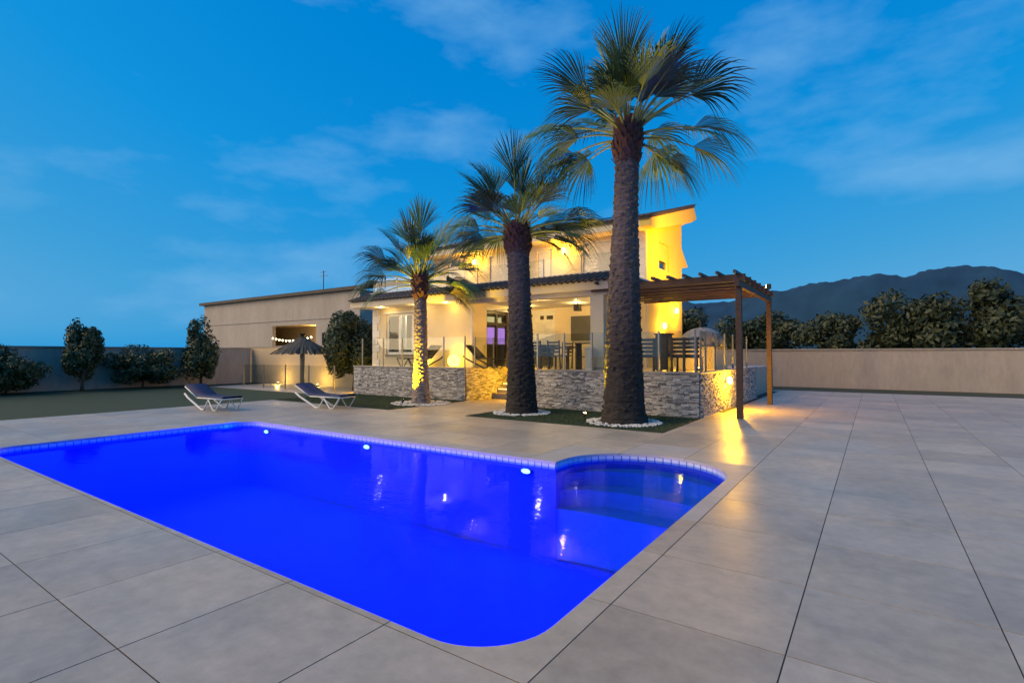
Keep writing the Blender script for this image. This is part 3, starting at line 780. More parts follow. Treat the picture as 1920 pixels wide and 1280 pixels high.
# pent roof of barrel tiles
rf = MB().prism([(13.86, 3.76), (14.779, 4.10), (14.779, 3.805), (13.98, 3.805), (13.98, 3.765)], 'x', -17.8, -6.25).build('porch_roof', M_ROOF, house)
def barrel(mb, x, y0, z0, y1, z1, r):
    n = 6; vs = []
    for (yy, zz, rr_) in ((y0, z0, r), (y1, z1, r * .82)):
        for k in range(n + 1):
            a = math.pi * k / n; vs.append((x + rr_ * math.cos(a), yy, zz + rr_ * .75 * math.sin(a)))
    fs = [(k, k + 1, n + 2 + k, n + 1 + k) for k in range(n)]
    fs.append(tuple(range(n + 1)))
    mb.add(vs, fs)
mb = MB()
x = -17.7
while x < -6.3:
    for k in range(3):
        y0 = 13.80 + .31 * k; z0 = 3.74 + .31 * k * .37
        barrel(mb, x, y0, z0 + .02, y0 + .36, z0 + .36 * .37 + .01, .085 * rng.uniform(.94, 1.06))
        mb.box(x + .085, x + .135, y0 + .02, y0 + .31, z0 - .012, z0 + .02)
    x += .20
mb.build('barrel_tiles', M_ROOF, rf, stuff=True)
# main shed roof
RX0, RX1 = -18.0, -6.40
roof = MB().prism([(17.78, zr(17.78)), (23.42, zr(23.42)), (23.42, zr(23.42) + .10), (17.78, zr(17.78) + .10)], 'x', RX0, RX1).build('roof', M_ROOF, house)
mb = MB(); x = RX0 + .1
sl = math.cos(math.atan(RS))
while x < RX1 - .02:
    barrel(mb, x, 17.72, zr(17.72) + .10, 18.2, zr(18.2) + .10, .085); x += .2
for k in range(16):                       # verge tiles up the rake
    y0 = 17.74 + .36 * k
    barrel(mb, RX1 - .04, y0, zr(y0) + .11, y0 + .40, zr(y0 + .40) + .10, .085)
mb.build('verge_tiles', M_ROOF, roof, stuff=True)
for k in range(7):
    x0 = -17.2 + 1.22 * k
    for (ya, yb) in ((18.45, 20.05), (20.1, 21.7)):
        mb = MB(); mb.prism([(ya, zr(ya) + .17), (yb, zr(yb) + .17), (yb, zr(yb) + .21), (ya, zr(ya) + .21)], 'x', x0, x0 + 1.18); mb.build('solar_panel', M_SOLAR, roof)
# boxed eaves (front soffit and gable verge)
MB().prism([(17.84, 6.16), (18.598, 6.16), (18.598, zr(18.598) - .005), (17.84, zr(17.84) - .005)], 'x', RX0 + .05, RX1 - .401).build('eave_box', M_STUCCO, house)
MB().prism([(17.84, 6.16), (18.5, 6.16), (22.95, 7.30), (23.75, 7.62), (23.40, zr(23.40) - .005), (17.84, zr(17.84) - .005)], 'x', RX1 - .40, RX1 - .03).build('gable_verge', M_AMBERLIT, house)
MB().prism([(23.002, 7.26), (23.7, 7.5), (23.38, zr(23.38) - .02), (23.002, zr(23.002) - .02)], 'x', RX0 + .05, RX1 - .402).build('rear_eave', M_STUCCO, house)
# lower rear roof showing past the gable
mb = MB(); mb.prism([(23.002, 5.35), (24.0, 5.55), (23.002, 6.30)], 'x', -12, HX1 - .02); mb.build('rear_lean_to_roof', M_AMBERLIT, house)
# quoins
def quoins(x0, sx, yf, z0, z1, w=(.44, .30)):
    z = z0; k = 0
    while z < z1 - .05:
        h = min(.30, z1 - z); ww = w[k % 2]; a, b = sorted((x0, x0 + sx * ww))
        MB().box(a, b, yf - .022, yf + .06, z + .004, z + h - .004).build('quoin', M_WHITE, house, bevel=.006); z += h; k += 1
quoins(HX0 - .02, 1, 14.9, TZ, CZ); quoins(HX1 + .0, -1, 18.6, 4.3, 6.15, (.52, .40)); quoins(-12.06, -1, 14.9, TZ, CZ, (.10, .10))
# windows and doors
def window(par, rc, yf, cols=2, frame=M_PVC, fw=.07, depth=.06, axis='y', pane=M_PANE, rail=None, name='window', dirn=1):
    a0, a1, z0, z1 = rc
    def B(mb, u0, u1, d0, d1, zz0, zz1):
        d = sorted((yf + dirn * d0, yf + dirn * d1))
        return mb.box(u0, u1, d[0], d[1], zz0, zz1) if axis == 'y' else mb.box(d[0], d[1], u0, u1, zz0, zz1)
    f = MB(); B(f, a0 + .001, a0 + fw, 0, depth, z0 + .001, z1 - .001); B(f, a1 - fw, a1 - .001, 0, depth, z0 + .001, z1 - .001); B(f, a0 + fw, a1 - fw, 0, depth, z1 - fw, z1 - .001); B(f, a0 + fw, a1 - fw, 0, depth, z0 + .001, z0 + fw)
    cw = (a1 - a0) / cols
    for k in range(1, cols): B(f, a0 + cw * k - fw * .6, a0 + cw * k + fw * .6, .004, depth - .004, z0 + fw, z1 - fw)
    if rail: B(f, a0 + fw, a1 - fw, .008, depth - .008, rail - fw * .5, rail + fw * .5)
    w = f.build(name, frame, par)
    for k in range(cols):
        p = MB(); B(p, a0 + cw * k + fw * .6, a0 + cw * (k + 1) - fw * .6, depth * .45, depth * .55, z0 + fw, z1 - fw); p.build('pane', pane, w)
    return w
w = window(house, WIN, 14.96, 3, fw=.09)
MB().box(WIN[0] - .10, WIN[1] + .10, 14.86, 14.955, WIN[3] + .002, WIN[3] + .10).build('lintel', M_WHITE, w)
MB().box(WIN[0] - .08, WIN[1] + .08, 14.82, 14.955, WIN[2] - .05, WIN[2] - .002).build('sill', M_CAP, w)
# room behind the window: back, curtains, lit panel
nb = MB(); nb.box(WIN[0] - .3, WIN[1] + .3, 16.6, 16.65, TZ + .01, CZ - .01); nb.box(WIN[0] - .35, WIN[0] - .3, 15.12, 16.6, TZ + .01, CZ - .01); nb.box(WIN[1] + .3, WIN[1] + .35, 15.12, 16.6, TZ + .01, CZ - .01); nb.build('room_walls', M_ROOMDARK, house)
def curtain(x0, x1, y, z0, z1):
    n = 24; vs = []; fs = []
    for k in range(n + 1):
        xx = x0 + (x1 - x0) * k / n; yy = y + .035 * math.sin(k * 1.9)
        vs += [(xx, yy, z0), (xx, yy, z1), (xx, yy + .012, z0), (xx, yy + .012, z1)]
    for k in range(n): b = 4 * k; fs += [(b, b + 4, b + 5, b + 1), (b + 2, b + 3, b + 7, b + 6)]
    return MB().add(vs, fs).build('curtain', M_CURTAIN, house, smooth=True)
curtain(-16.35, -15.95, 15.3, 1.5, 3.3); curtain(-14.75, -14.45, 15.3, 1.5, 3.3)
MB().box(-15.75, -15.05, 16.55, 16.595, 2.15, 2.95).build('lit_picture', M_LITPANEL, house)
lamp('room_light', 'POINT', (-15.5, 15.6, 3.25), 60, (1, .85, .6), house, .12)
# porch side door: dark frame, two leaves with transom, screen glowing inside
MB().box(-12.05, -12.02, DOOR[0] - .05, DOOR[1] + .05, DOOR[3] + .002, DOOR[3] + .10).build('door_lintel', M_WHITE, house)
window(house, DOOR, -12.12, 2, M_DARKFR, .11, .07, 'x', rail=2.78, name='porch_door', dirn=-1)
nb = MB(); nb.box(-13.6, -13.55, 15.5, 18.3, TZ + .01, CZ - .01); nb.box(-13.55, -12.26, 15.5, 15.55, TZ + .01, CZ - .01); nb.box(-13.55, -12.26, 18.25, 18.3, TZ + .01, CZ - .01); nb.build('living_room_walls', M_ROOMDARK, house)
tv = MB().box(-12.62, -12.58, 16.0, 17.8, 1.98, 2.70).build('lit_television', M_DARKFR, house); MB().box(-12.579, -12.572, 16.03, 17.77, 2.01, 2.67).build('screen', M_PURPLE, tv)
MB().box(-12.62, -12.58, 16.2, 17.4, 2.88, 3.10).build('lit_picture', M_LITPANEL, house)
# porch back door (white, two leaves)
dr = MB()
dr.box(-11.899, -10.751, 18.62, 18.66, TZ + .002, 3.359)
d_ = dr.build('back_door', M_PVC, house)
for x0, x1 in ((-11.86, -11.62), (-11.58, -11.20), (-11.12, -10.80)):
    MB().box(x0, x1, 18.605, 18.619, 1.2, 2.98).build('door_panel', M_PVC, d_, bevel=.004)
for x0, x1 in ((-11.45, -11.28), (-11.14, -10.84)): MB().box(x0, x1, 18.606, 18.619, 3.04, 3.20).build('transom_pane', M_DARKFR, d_)
MB().box(-11.99, -10.66, 18.575, 18.601, 3.361, 3.43).build('door_head', M_PVC, house)
MB().box(-9.98, -8.3, 18.56, 18.60, 2.14, 3.12).build('roller_shutter', M_CUSH, house)
# upper doors: shutters lowered partly
for rc, cols, nm in ((U1, 1, 'balcony_door'), (U2, 2, 'balcony_door'), (U0, 1, 'upper_window'), (U3, 2, 'balcony_door')):
    wd = window(house, rc, 18.66, cols, fw=.08, name=nm)
    zb = rc[2] + (rc[3] - rc[2]) * (.40 if nm != 'upper_window' else .35)
    zz = zb
    while zz < rc[3] - .09:
        MB().box(rc[0] + .081, rc[1] - .081, 18.632, 18.655, zz, min(zz + .11, rc[3] - .081) - .006).build('shutter_slat', M_WHITE, wd); zz += .11
    MB().box(rc[0], rc[1], 19.2, 19.25, rc[2], rc[3]).build('blind', M_CURTAIN, wd)
    MB().box(rc[0] - .07, rc[1] + .07, 18.575, 18.60, rc[3] + .001, rc[3] + .07).build('surround', M_WHITE, wd)
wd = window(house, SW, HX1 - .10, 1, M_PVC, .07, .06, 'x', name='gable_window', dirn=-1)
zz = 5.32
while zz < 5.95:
    MB().box(HX1 - .075, HX1 - .05, SW[0] + .02, SW[1] - .02, zz, zz + .095).build('shutter_slat', M_AMBERLIT, wd); zz += .1
MB().box(HX1 - .6, HX1 - .55, SW[0], SW[1], SW[2], SW[3]).build('blind', M_ROOMDARK, wd)
# ground floor door on the lit side wall
# fans and ceiling lamps
fan = thing('ceiling_speaker', 'small dark box hung under the porch ceiling near the column', 'speaker', (-8.45, 16.2, CZ))
MB().box(-8.56, -8.34, 16.1, 16.3, 3.10, 3.33).build('cabinet', M_BLACK, fan, bevel=.01); MB().tube([(-8.45, 16.2, 3.33), (-8.45, 16.2, CZ)], .015, 8).build('bracket', M_BLACK, fan)
fx = thing('ceiling_fan', 'dark ceiling fan over the porch beside the television door', 'ceiling fan', (-11.1, 15.9, CZ))
MB().tube([(-11.1, 15.9, CZ), (-11.1, 15.9, 3.28)], .018, 8).build('downrod', M_BLACK, fx)
MB().lathe([(.03, .0), (.10, .02), (.10, .10), (.04, .12)], (-11.1, 15.9, 3.18), 16).build('motor', M_BLACK, fx, smooth=True)
for k in range(4):
    a = k * math.pi / 2 + .5; c, s = math.cos(a), math.sin(a)
    MB().add([(-11.1 + c * .1 - s * w_, 15.9 + s * .1 + c * w_, 3.24 + w_ * .1) for w_ in (-.05, .05)] + [(-11.1 + c * .6 - s * w_, 15.9 + s * .6 + c * w_, 3.24 + w_ * .12) for w_ in (.07, -.07)], [(0, 1, 2, 3)]).build('blade', M_DARKFR, fx)
for k, (lx, ly) in enumerate(((-11.2, 17.2), (-9.0, 17.2), (-9.6, 15.4), (-7.6, 16.4))):
    th = thing('ceiling_downlight', ('round downlight in porch ceiling over the white door', 'round downlight in porch ceiling over the dark shutter', 'round downlight in porch ceiling above the dining chairs', 'round downlight in porch ceiling behind the column')[k], 'downlight', (lx, ly, CZ), group='porch downlights')
    MB().lathe([(.07, -.012), (.075, 0)], (lx, ly, CZ), 16).build('trim', M_PVC, th)
    MB().lathe([(.05, -.02), (.052, -.0125)], (lx, ly, CZ), 16).build('lens', M_WBULB, th)
    lamp('down_light', 'POINT', (lx, ly, CZ - .10), 40, WARM, th, .06)
for k, lx in enumerate((-16.4, -14.4, -12.9)):
    th = thing('eave_downlight', ('round downlight under the eave at the quoined corner', 'round downlight under the eave by the window edge', 'round downlight under the eave beside the porch corner')[k], 'downlight', (lx, 14.35, CZ), group='eave downlights')
    MB().lathe([(.05, -.012), (.055, 0)], (lx, 14.35, CZ), 14).build('trim', M_PVC, th)
    MB().lathe([(.035, -.02), (.036, -.0125)], (lx, 14.35, CZ), 14).build('lens', M_WBULB, th)
    lamp('eave_light', 'POINT', (lx, 14.35, CZ - .09), 15, WARM, th, .05)
# balcony glass
bal = balustrade('short glass balustrade on the white balcony parapet', [(x, 14.85) for x in (-17.4, -16.0, -14.6, -13.2, -11.8, -10.4, -9.0, -7.6, -6.4)], h=.60, base=4.167, postr=.016, foot=.0, name='balcony_balustrade', grp=None)
def sconce(p, nrm, lab, e, col_=AMBER, grp='amber wall lamps', size=.07, up_only=False):
    th = thing('wall_lamp', lab, 'wall lamp', p, group=grp)
    P = Vector(p); n_ = Vector(nrm)
    MB().bar(P + UP * .09 - UP * .18 + n_ * .012, P + UP * .09 + n_ * .012, .08, .022).build('back_plate', M_STEEL, th)
    MB().tube([P + n_ * .02, P + n_ * .10], .012, 8).build('arm', M_STEEL, th)
    c = P + n_ * .13
    MB().lathe([(.035, -.10), (.055, -.06), (.06, .04), (.04, .09)], c, 14).build('shade', M_BULB, th, smooth=True)
    lamp('sconce_light', 'POINT', c + n_ * .10, e, col_, th, size)
sconce((-14.89, 18.6, 5.78), (0, -1, 0), 'glowing wall lamp on the upper wall left of the middle palm', 130)
sconce((-10.27, 18.6, 5.78), (0, -1, 0), 'glowing wall lamp on the upper wall between balcony doors', 130)
sconce((HX1, 21.85, 3.42), (1, 0, 0), 'glowing wall lamp high on the yellow-lit side wall under the pergola', 260)
sconce((HX1, 20.3, 2.72), (1, 0, 0), 'glowing wall lamp lower on the yellow-lit side wall beside the dark cabinet', 130)
sconce((-3.56, 16.0, .85), (1, 0, 0), 'glowing wall lamp on the pebbled corner wall at the right', 420)

# ------------------------------------------------------------------ pergola
pg = thing('pergola', 'brown timber pergola over the right end of the terrace', 'pergola', (-5.0, 16.0, TZ))
for k in range(7):
    y = 14.05 + .72 * k
    MB().box(-6.86, -2.62, y - .045, y + .045, 3.44, 3.62).build('rafter', M_WOOD, pg, bevel=.006)
for k in range(10):
    x = -6.6 + .42 * k
    MB().box(x - .03, x + .03, 13.75, 18.55, 3.622, 3.70).build('batten', M_DARKWOOD, pg, bevel=.004)
MB().box(-2.82, -2.70, 13.72, 18.7, 3.28, 3.438).build('beam', M_WOOD, pg, bevel=.006)
for y in (13.95, 18.5): MB().box(-2.83, -2.69, y - .07, y + .07, 0.0, 3.279).build('post', M_WOOD, pg, bevel=.008)
fl = thing('floodlight', 'small floodlight added on the pergola corner to light the gable', 'floodlight', (-2.76, 18.5, 3.70))  # guessed source, added to wash the gable in amber
MB().box(-2.83, -2.69, 18.44, 18.56, 3.70, 3.86).build('housing', M_BLACK, fl, bevel=.01)
MB().box(-2.842, -2.831, 18.46, 18.55, 3.72, 3.84).build('lens', M_BULB, fl)
lamp('gable_fill_light', 'SPOT', (-2.9, 18.52, 3.8), 4000, (1.0, 0.44, 0.0), fl, .08, (HX1, 21.0, 6.3), 80, .7)

# ------------------------------------------------------------------ terrace furniture
def lounger(lab, p, rz, sling, frame, back=38, z0=0.0, grp='sling loungers', pad=.02):
    th = thing('sun_lounger', lab, 'sun lounger', (*p, z0), rz, group=grp)
    h = .34; L = 1.25; bl = .72; w = .30
    ba = R(back)
    for s in (-1, 1):
        MB().tube([(L, s * w, h), (0, s * w, h)], .018, 8).build('side_rail', frame, th, True, local=True)
        MB().tube([(0, s * w, h), (-bl * math.cos(ba), s * w, h + bl * math.sin(ba))], .018, 8).build('back_rail', frame, th, True, local=True)
        MB().tube([(-.62, s * w * 1.08, h + .10), (-.42, s * w * 1.08, h - .02), (.28, s * w * 1.08, .022), (.42, s * w * 1.08, .022), (.62, s * w * 1.08, h - .03)], [.026, .030, .030, .022, .018], 8).build('leg', frame, th, True, local=True)
        MB().tube([(.62, s * w * 1.08, h - .03), (.86, s * w * 1.08, .022), (1.0, s * w * 1.08, .022), (L, s * w * 1.02, h)], .016, 8).build('leg', frame, th, True, local=True)
    mb = MB(); n = 14; prof = [(L - i * L / 8, h + .012 - .02 * math.sin(math.pi * i / 8)) for i in range(9)] + [(-bl * math.cos(ba) * i / 5, h + .012 + bl * math.sin(ba) * i / 5) for i in range(1, 6)]
    vs = []
    for x, z in prof: vs += [(x, -w + .01, z + pad - .02), (x, w - .01, z + pad - .02), (x, -w + .01, z - .02), (x, w - .01, z - .02)]
    fs = []
    for i in range(len(prof) - 1): b = 4 * i; fs += [(b, b + 1, b + 5, b + 4), (b + 2, b + 6, b + 7, b + 3), (b, b + 4, b + 6, b + 2), (b + 1, b + 3, b + 7, b + 5)]
    mb.add(vs, fs); mb.build('sling', sling, th, True, local=True)
    MB().tube([(L, -w, h), (L, w, h)], .018, 8).build('foot_bar', frame, th, True, local=True)
    MB().tube([(-bl * math.cos(ba), -w, h + bl * math.sin(ba)), (-bl * math.cos(ba), w, h + bl * math.sin(ba))], .018, 8).build('head_bar', frame, th, True, local=True)
    return th
lounger('white framed lounger with navy sling at the end of the grass strip', (-13.98, 9.78), R(6), M_NAVY, M_PVC, 25, grp='poolside loungers', pad=.075)
lounger('white framed lounger with navy sling farthest left on the deck', (-16.2, 7.6), R(4), M_NAVY, M_PVC, 25, grp='poolside loungers', pad=.075)
lounger('black sling lounger on the terrace, left of the glowing globe', (-13.95, 14.42), R(180), M_SLING, M_BLACK, 42, TZ, 'terrace loungers')
lounger('black sling lounger on the terrace, right of the glowing globe', (-11.55, 14.8), R(4), M_SLING, M_BLACK, 42, TZ, 'terrace loungers')
def globe(p, r, lab, e):
    th = thing('globe_lamp', lab, 'lamp', p, group='glowing terrace globes')
    c = (p[0], p[1], p[2] + r * .92 + .04)
    MB().lathe([(r * .5, 0), (r * .5, .06)], p, 18).build('foot', M_BLACK, th)
    pr = [(r * math.sin(math.pi * i / 14) + 1e-4, -r * math.cos(math.pi * i / 14)) for i in range(1, 14)]
    MB().lathe(pr, c, 22).build('globe', M_GLOW, th, smooth=True)
    lamp('globe_light', 'POINT', (c[0], c[1], c[2] + r + .06), e, AMBER, th, .10)
globe((-12.72, 14.62, TZ), .24, 'large glowing yellow globe lamp between the terrace loungers', 22)
globe((-14.3, 14.72, TZ), .17, 'small glowing yellow globe lamp beside the lit palm trunk', 16)
def rattan_chair(lab, p, rz, w=.72):
    th = thing('rattan_armchair', lab, 'armchair', (*p, TZ), rz, group='dark rattan armchairs')
    hw = w / 2
    MB().box(-hw, hw, -.34, .34, .06, .34).build('seat', M_RATTAN, th, bevel=.03, local=True)
    MB().prism([(.26, .342), (.36, .342), (.46, .86), (.38, .88)], 'x', -hw, hw).build('backrest', M_RATTAN, th, bevel=.03, local=True)
    for s in (-1, 1): MB().box(*sorted((s * hw, s * (hw - .12))), -.32, .25, .342, .58).build('armrest', M_RATTAN, th, bevel=.03, local=True)
    MB().box(-hw + .13, hw - .13, -.33, .25, .343, .45).build('cushion', M_CUSH, th, bevel=.03, local=True)
    for sx in (-1, 1):
        for sy in (-1, 1): MB().box(sx * (hw - .05) - .02, sx * (hw - .05) + .02, sy * .28 - .02, sy * .28 + .02, 0, .061).build('leg', M_BLACK, th, local=True)
rattan_chair('dark rattan armchair in front of the television door', (-11.15, 16.3), R(-60), .85)
rattan_chair('dark rattan armchair just left of the middle palm trunk', (-10.5, 17.0), R(-10), .85)
def dining_chair(lab, p, rz):
    th = thing('dining_chair', lab, 'chair', (*p, TZ), rz, group='dark dining chairs')
    MB().box(-.23, .23, -.23, .23, .43, .47).build('seat', M_DARKWOOD, th, bevel=.008, local=True)
    for k in range(4): MB().bar((-.2, .22 + .02 * k, .58 + .10 * k), (.2, .22 + .02 * k, .58 + .10 * k), .02, .06).build('slat', M_DARKWOOD, th, local=True)
    for sx in (-1, 1):
        MB().bar((sx * .21, -.21, 0), (sx * .21, -.21, .43), .035, .035).build('leg', M_BLACK, th, local=True)
        MB().bar((sx * .21, .21, 0), (sx * .21, .29, .95), .035, .035).build('leg', M_BLACK, th, local=True)
for p, rz, l in (((-9.9, 15.6), 90, 'dark dining chair nearest the white door'), ((-9.2, 14.9), 180, 'dark dining chair at the glass on the near side of the table'), ((-8.5, 14.9), 180, 'dark dining chair at the glass nearest the white pedestal'), ((-9.1, 16.4), 0, 'dark dining chair on the far side of the table')):
    dining_chair(l, p, R(rz))
tb = thing('dining_table', 'dark outdoor dining table in the porch', 'table', (-8.9, 15.65, TZ))
MB().box(-9.55, -8.25, 15.25, 16.05, TZ + .71, TZ + .75).build('tabletop', M_DARKWOOD, tb, bevel=.008)
for x in (-9.45, -8.35):
    for y in (15.33, 15.97): MB().box(x - .03, x + .03, y - .03, y + .03, TZ, TZ + .709).build('leg', M_BLACK, tb)
bt = thing('bowl', 'small pale bowl on the dark dining table', 'bowl', (-9.2, 15.6, TZ + .75))
MB().lathe([(.05, 0), (.12, .05), (.13, .07), (.115, .065), (.05, .015)], (-9.2, 15.6, TZ + .751), 18).build('bowl_body', M_PVC, bt, smooth=True)
sb = thing('sideboard', 'dark sideboard with shelf against the porch column', 'sideboard', (-7.55, 15.4, TZ))
MB().box(-8.05, -7.1, 15.2, 15.6, TZ + .84, TZ + .88).build('top', M_DARKWOOD, sb); MB().box(-8.0, -7.15, 15.22, 15.58, TZ + .40, TZ + .43).build('shelf', M_DARKWOOD, sb)
for x in (-8.02, -7.16): MB().box(x, x + .05, 15.21, 15.59, TZ, TZ + .839).build('side_panel', M_DARKWOOD, sb)
pd = thing('pedestal', 'white square pedestal beside the porch column', 'pedestal', (-6.88, 13.92, TZ))
MB().box(-6.97, -6.79, 13.84, 14.0, TZ, TZ + .66).build('shaft', M_WHITE, pd, bevel=.006); MB().box(-7.0, -6.76, 13.81, 14.03, TZ + .662, TZ + .70).build('cap', M_WHITE, pd, bevel=.006)
def slat_bench(lab, x0, x1, y, rzn=0):
    th = thing('slatted_bench', lab, 'bench', ((x0 + x1) / 2, y, TZ), group='slatted terrace benches')
    for k in range(5): MB().box(x0, x1, y + .02, y + .05, TZ + .42 + .115 * k, TZ + .50 + .115 * k).build('back_slat', M_DARKWOOD, th, bevel=.004)
    for k in range(4): MB().box(x0, x1, y + .07 + .12 * k, y + .17 + .12 * k, TZ + .40, TZ + .43).build('seat_slat', M_DARKWOOD, th, bevel=.004)
    for x in (x0 + .06, (x0 + x1) / 2, x1 - .06): MB().box(x - .035, x + .035, y - .02, y + .018, TZ, TZ + .97).build('post', M_DARKWOOD, th)
    for x in (x0 + .06, x1 - .06): MB().box(x - .03, x + .03, y + .5, y + .55, TZ, TZ + .399).build('leg', M_DARKWOOD, th)
slat_bench('dark slatted bench between the tallest palm and the dark cabinet', -6.4, -5.22, 14.9)
slat_bench('dark slatted bench between the dark cabinet and the domed oven', -4.75, -3.95, 14.7)
cb = thing('outdoor_cabinet', 'tall dark cabinet between the two slatted benches', 'cabinet', (-4.98, 14.85, TZ))
MB().box(-5.17, -4.80, 14.7, 15.1, TZ + .05, TZ + 1.06).build('carcass', M_DARKWOOD, cb, bevel=.008); MB().box(-5.2, -4.77, 14.66, 15.14, TZ + 1.062, TZ + 1.10).build('top', M_BLACK, cb)
for k in range(3): MB().box(-5.14, -4.83, 14.682, 14.698, TZ + .12 + .30 * k, TZ + .38 + .30 * k).build('door_panel', M_DARKWOOD, cb, bevel=.004)
for x in (-5.15, -4.86): MB().box(x, x + .04, 14.72, 15.08, TZ, TZ + .049).build('foot', M_BLACK, cb)
ov = thing('domed_oven', 'grey domed outdoor oven on a rendered base behind the corner glass', 'oven', (-4.35, 17.3, TZ))
MB().box(-5.15, -3.95, 16.5, 18.1, TZ, TZ + .74).build('base', M_STUCCO, ov, bevel=.02)
MB().lathe([(.86 * math.cos(R(a)) * .86 + .001, .62 * math.sin(R(a))) for a in range(0, 90, 9)] + [(.10, .615)], (-4.55, 17.3, TZ + .741), 28).build('dome', M_OVEN, ov, smooth=True)
MB().lathe([(.07, 0), (.07, .22), (.10, .22), (.10, .25)], (-4.55, 17.3, TZ + 1.34), 14).build('flue', M_BLACK, ov)
MB().prism([(-4.78, TZ + .76), (-4.32, TZ + .76), (-4.32, TZ + .95), (-4.42, TZ + 1.04), (-4.68, TZ + 1.04), (-4.78, TZ + .95)], 'y', 16.62, 16.9).build('oven_mouth', M_BLACK, ov)

tl_ = thing('added_spotlight', 'small amber spotlight added on the terrace floor to light the domed oven', 'spotlight', (-4.25, 15.75, TZ))  # guessed fitting, added to light the oven base amber
MB().tube([(-4.25, 15.75, TZ), (-4.25, 15.75, TZ + .10)], [.05, .055], 12).build('housing', M_BLACK, tl_); MB().tube([(-4.25, 15.75, TZ + .101), (-4.25, 15.75, TZ + .108)], .04, 12).build('lens', M_BULB, tl_)
lamp('oven_fill_light', 'POINT', (-4.25, 15.72, TZ + .22), 45, AMBER, tl_, .05)

# ------------------------------------------------------------------ left garden: fence, shrub, walls, neighbour house
balustrade('frameless glass garden fence left of the stone wall', [(x, 13.9) for x in (-17.45, -18.75, -20.55, -22.35, -24.15, -25.95)], h=1.12, base=0.0, name='garden_fence', grp='garden glass')
path = struct(MB().box(-27.5, -17.42, 13.0, 19.0, -.05, -.012).build('garden_path', M_TERR))
def foliage(name, m, parent, c, rad, n, leaf, seed, lumps=14, squash=1.0, cone=0.0):
    r = np.random.default_rng(seed)
    cs = r.normal(0, 1, (lumps, 3)); cs /= np.linalg.norm(cs, axis=1)[:, None]; cs *= r.uniform(.35, .8, (lumps, 1)); rs = r.uniform(.28, .5, lumps)
    k = r.integers(0, lumps, n); d = r.normal(0, 1, (n, 3)); d /= np.linalg.norm(d, axis=1)[:, None]
    p = cs[k] + d * (rs[k] * r.uniform(.45, 1.08, n) ** .6)[:, None]
    if cone: p[:, :2] *= (1 - cone * (p[:, 2:3] + 1) / 2)
    p = p * np.array(rad) + np.array(c)
    nrm = d + r.normal(0, .5, (n, 3)); nrm /= np.linalg.norm(nrm, axis=1)[:, None]
    t = np.cross(nrm, r.normal(0, 1, (n, 3))); t /= np.linalg.norm(t, axis=1)[:, None]; b = np.cross(nrm, t)
    s = (leaf * r.uniform(.6, 1.4, n))[:, None]
    V = np.stack([p - t * s, p + b * s * .45, p + t * s, p - b * s * .45], 1).reshape(-1, 3)
    return np_mesh(name, V, np.arange(n * 4).reshape(-1, 4), m, parent, off=root_loc(parent) if parent else (0, 0, 0))
def bush(lab, p, h, rad, n, leaf, seed, m=None, cat='shrub', name='shrub', grp=None, trunk=.25, cone=.2):
    th = thing(name, lab, cat, (*p, 0), group=grp)
    mb = MB(); rr = random.Random(seed); zc = h * trunk
    mb.tube([(p[0], p[1], -.05), (p[0] + .05, p[1], zc), (p[0], p[1] + .06, h * .7)], [.02 * h + .02, .016 * h + .015, .01], 8)
    for k in range(7):
        a = k * 2.4; z = zc + (h - zc) * .5 * rr.random()
        mb.tube([(p[0] + .03, p[1], z), (p[0] + rad * .35 * math.cos(a), p[1] + rad * .35 * math.sin(a), z + h * .12), (p[0] + rad * .7 * math.cos(a), p[1] + rad * .7 * math.sin(a), z + h * .25)], [.03, .02, .008], 6)
    mb.build('trunk', M_BARK, th, True)
    foliage('crown', m or M_SHRUB, th, (p[0], p[1], (zc * .6 + h) / 2), (rad, rad, (h - zc * .6) / 2), n, leaf, seed, 18, cone=cone)
    return th
bush('tall dark evergreen shrub at the left end of the villa', (-19.1, 15.2), 3.95, 1.35, 15000, .08, 5, trunk=.15, cone=.1)
# garden spotlight lighting that corner
th = thing('ground_spotlight', 'yellow ground spotlight behind the garden fence by the stone wall', 'spotlight', (-17.75, 14.5, 0), group='garden spotlights')
MB().tube([(-17.75, 14.5, -.012), (-17.75, 14.5, .12)], [.05, .06], 12).build('housing', M_BLACK, th); MB().tube([(-17.75, 14.5, .121), (-17.75, 14.5, .13)], .045, 12).build('lens', M_BULB, th)
lamp('garden_light', 'POINT', (-17.8, 14.4, .32), 42, AMBER, th, .06)
gw = thing('garden_wall', 'ochre rendered boundary wall glowing behind the glass fence', 'wall', (-25, 16.6, 0))
MB().box(-34, -19.9, 16.5, 16.7, -.05, 2.0).build('wall_face', M_OCHRE, gw); MB().box(-34.03, -19.87, 16.46, 16.74, 2.002, 2.06).build('coping', M_CAP, gw)
for k, x in enumerate((-22.9, -26.4)):
    th = thing('ground_spotlight', ('small garden spotlight at the foot of the ochre wall near the shrub', 'small garden spotlight at the foot of the ochre wall far left')[k], 'spotlight', (x, 16.0, 0), group='garden spotlights')
    MB().tube([(x, 16.0, -.012), (x, 16.0, .10)], [.05, .055], 12).build('housing', M_BLACK, th); MB().tube([(x, 16.0, .101), (x, 16.0, .108)], .04, 12).build('lens', M_BULB, th)
    lamp('garden_light', 'POINT', (x, 15.95, .30), 45, (1, .62, .14), th, .06)
pa = thing('thatched_parasol', 'grey thatched parasol standing behind the garden fence', 'parasol', (-22.55, 14.9, 0))
MB().tube([(-22.55, 14.9, -.012), (-22.55, 14.9, 2.3)], .11, 12).build('pole', M_CAP, pa, True)
mb = MB(); rr = random.Random(4)
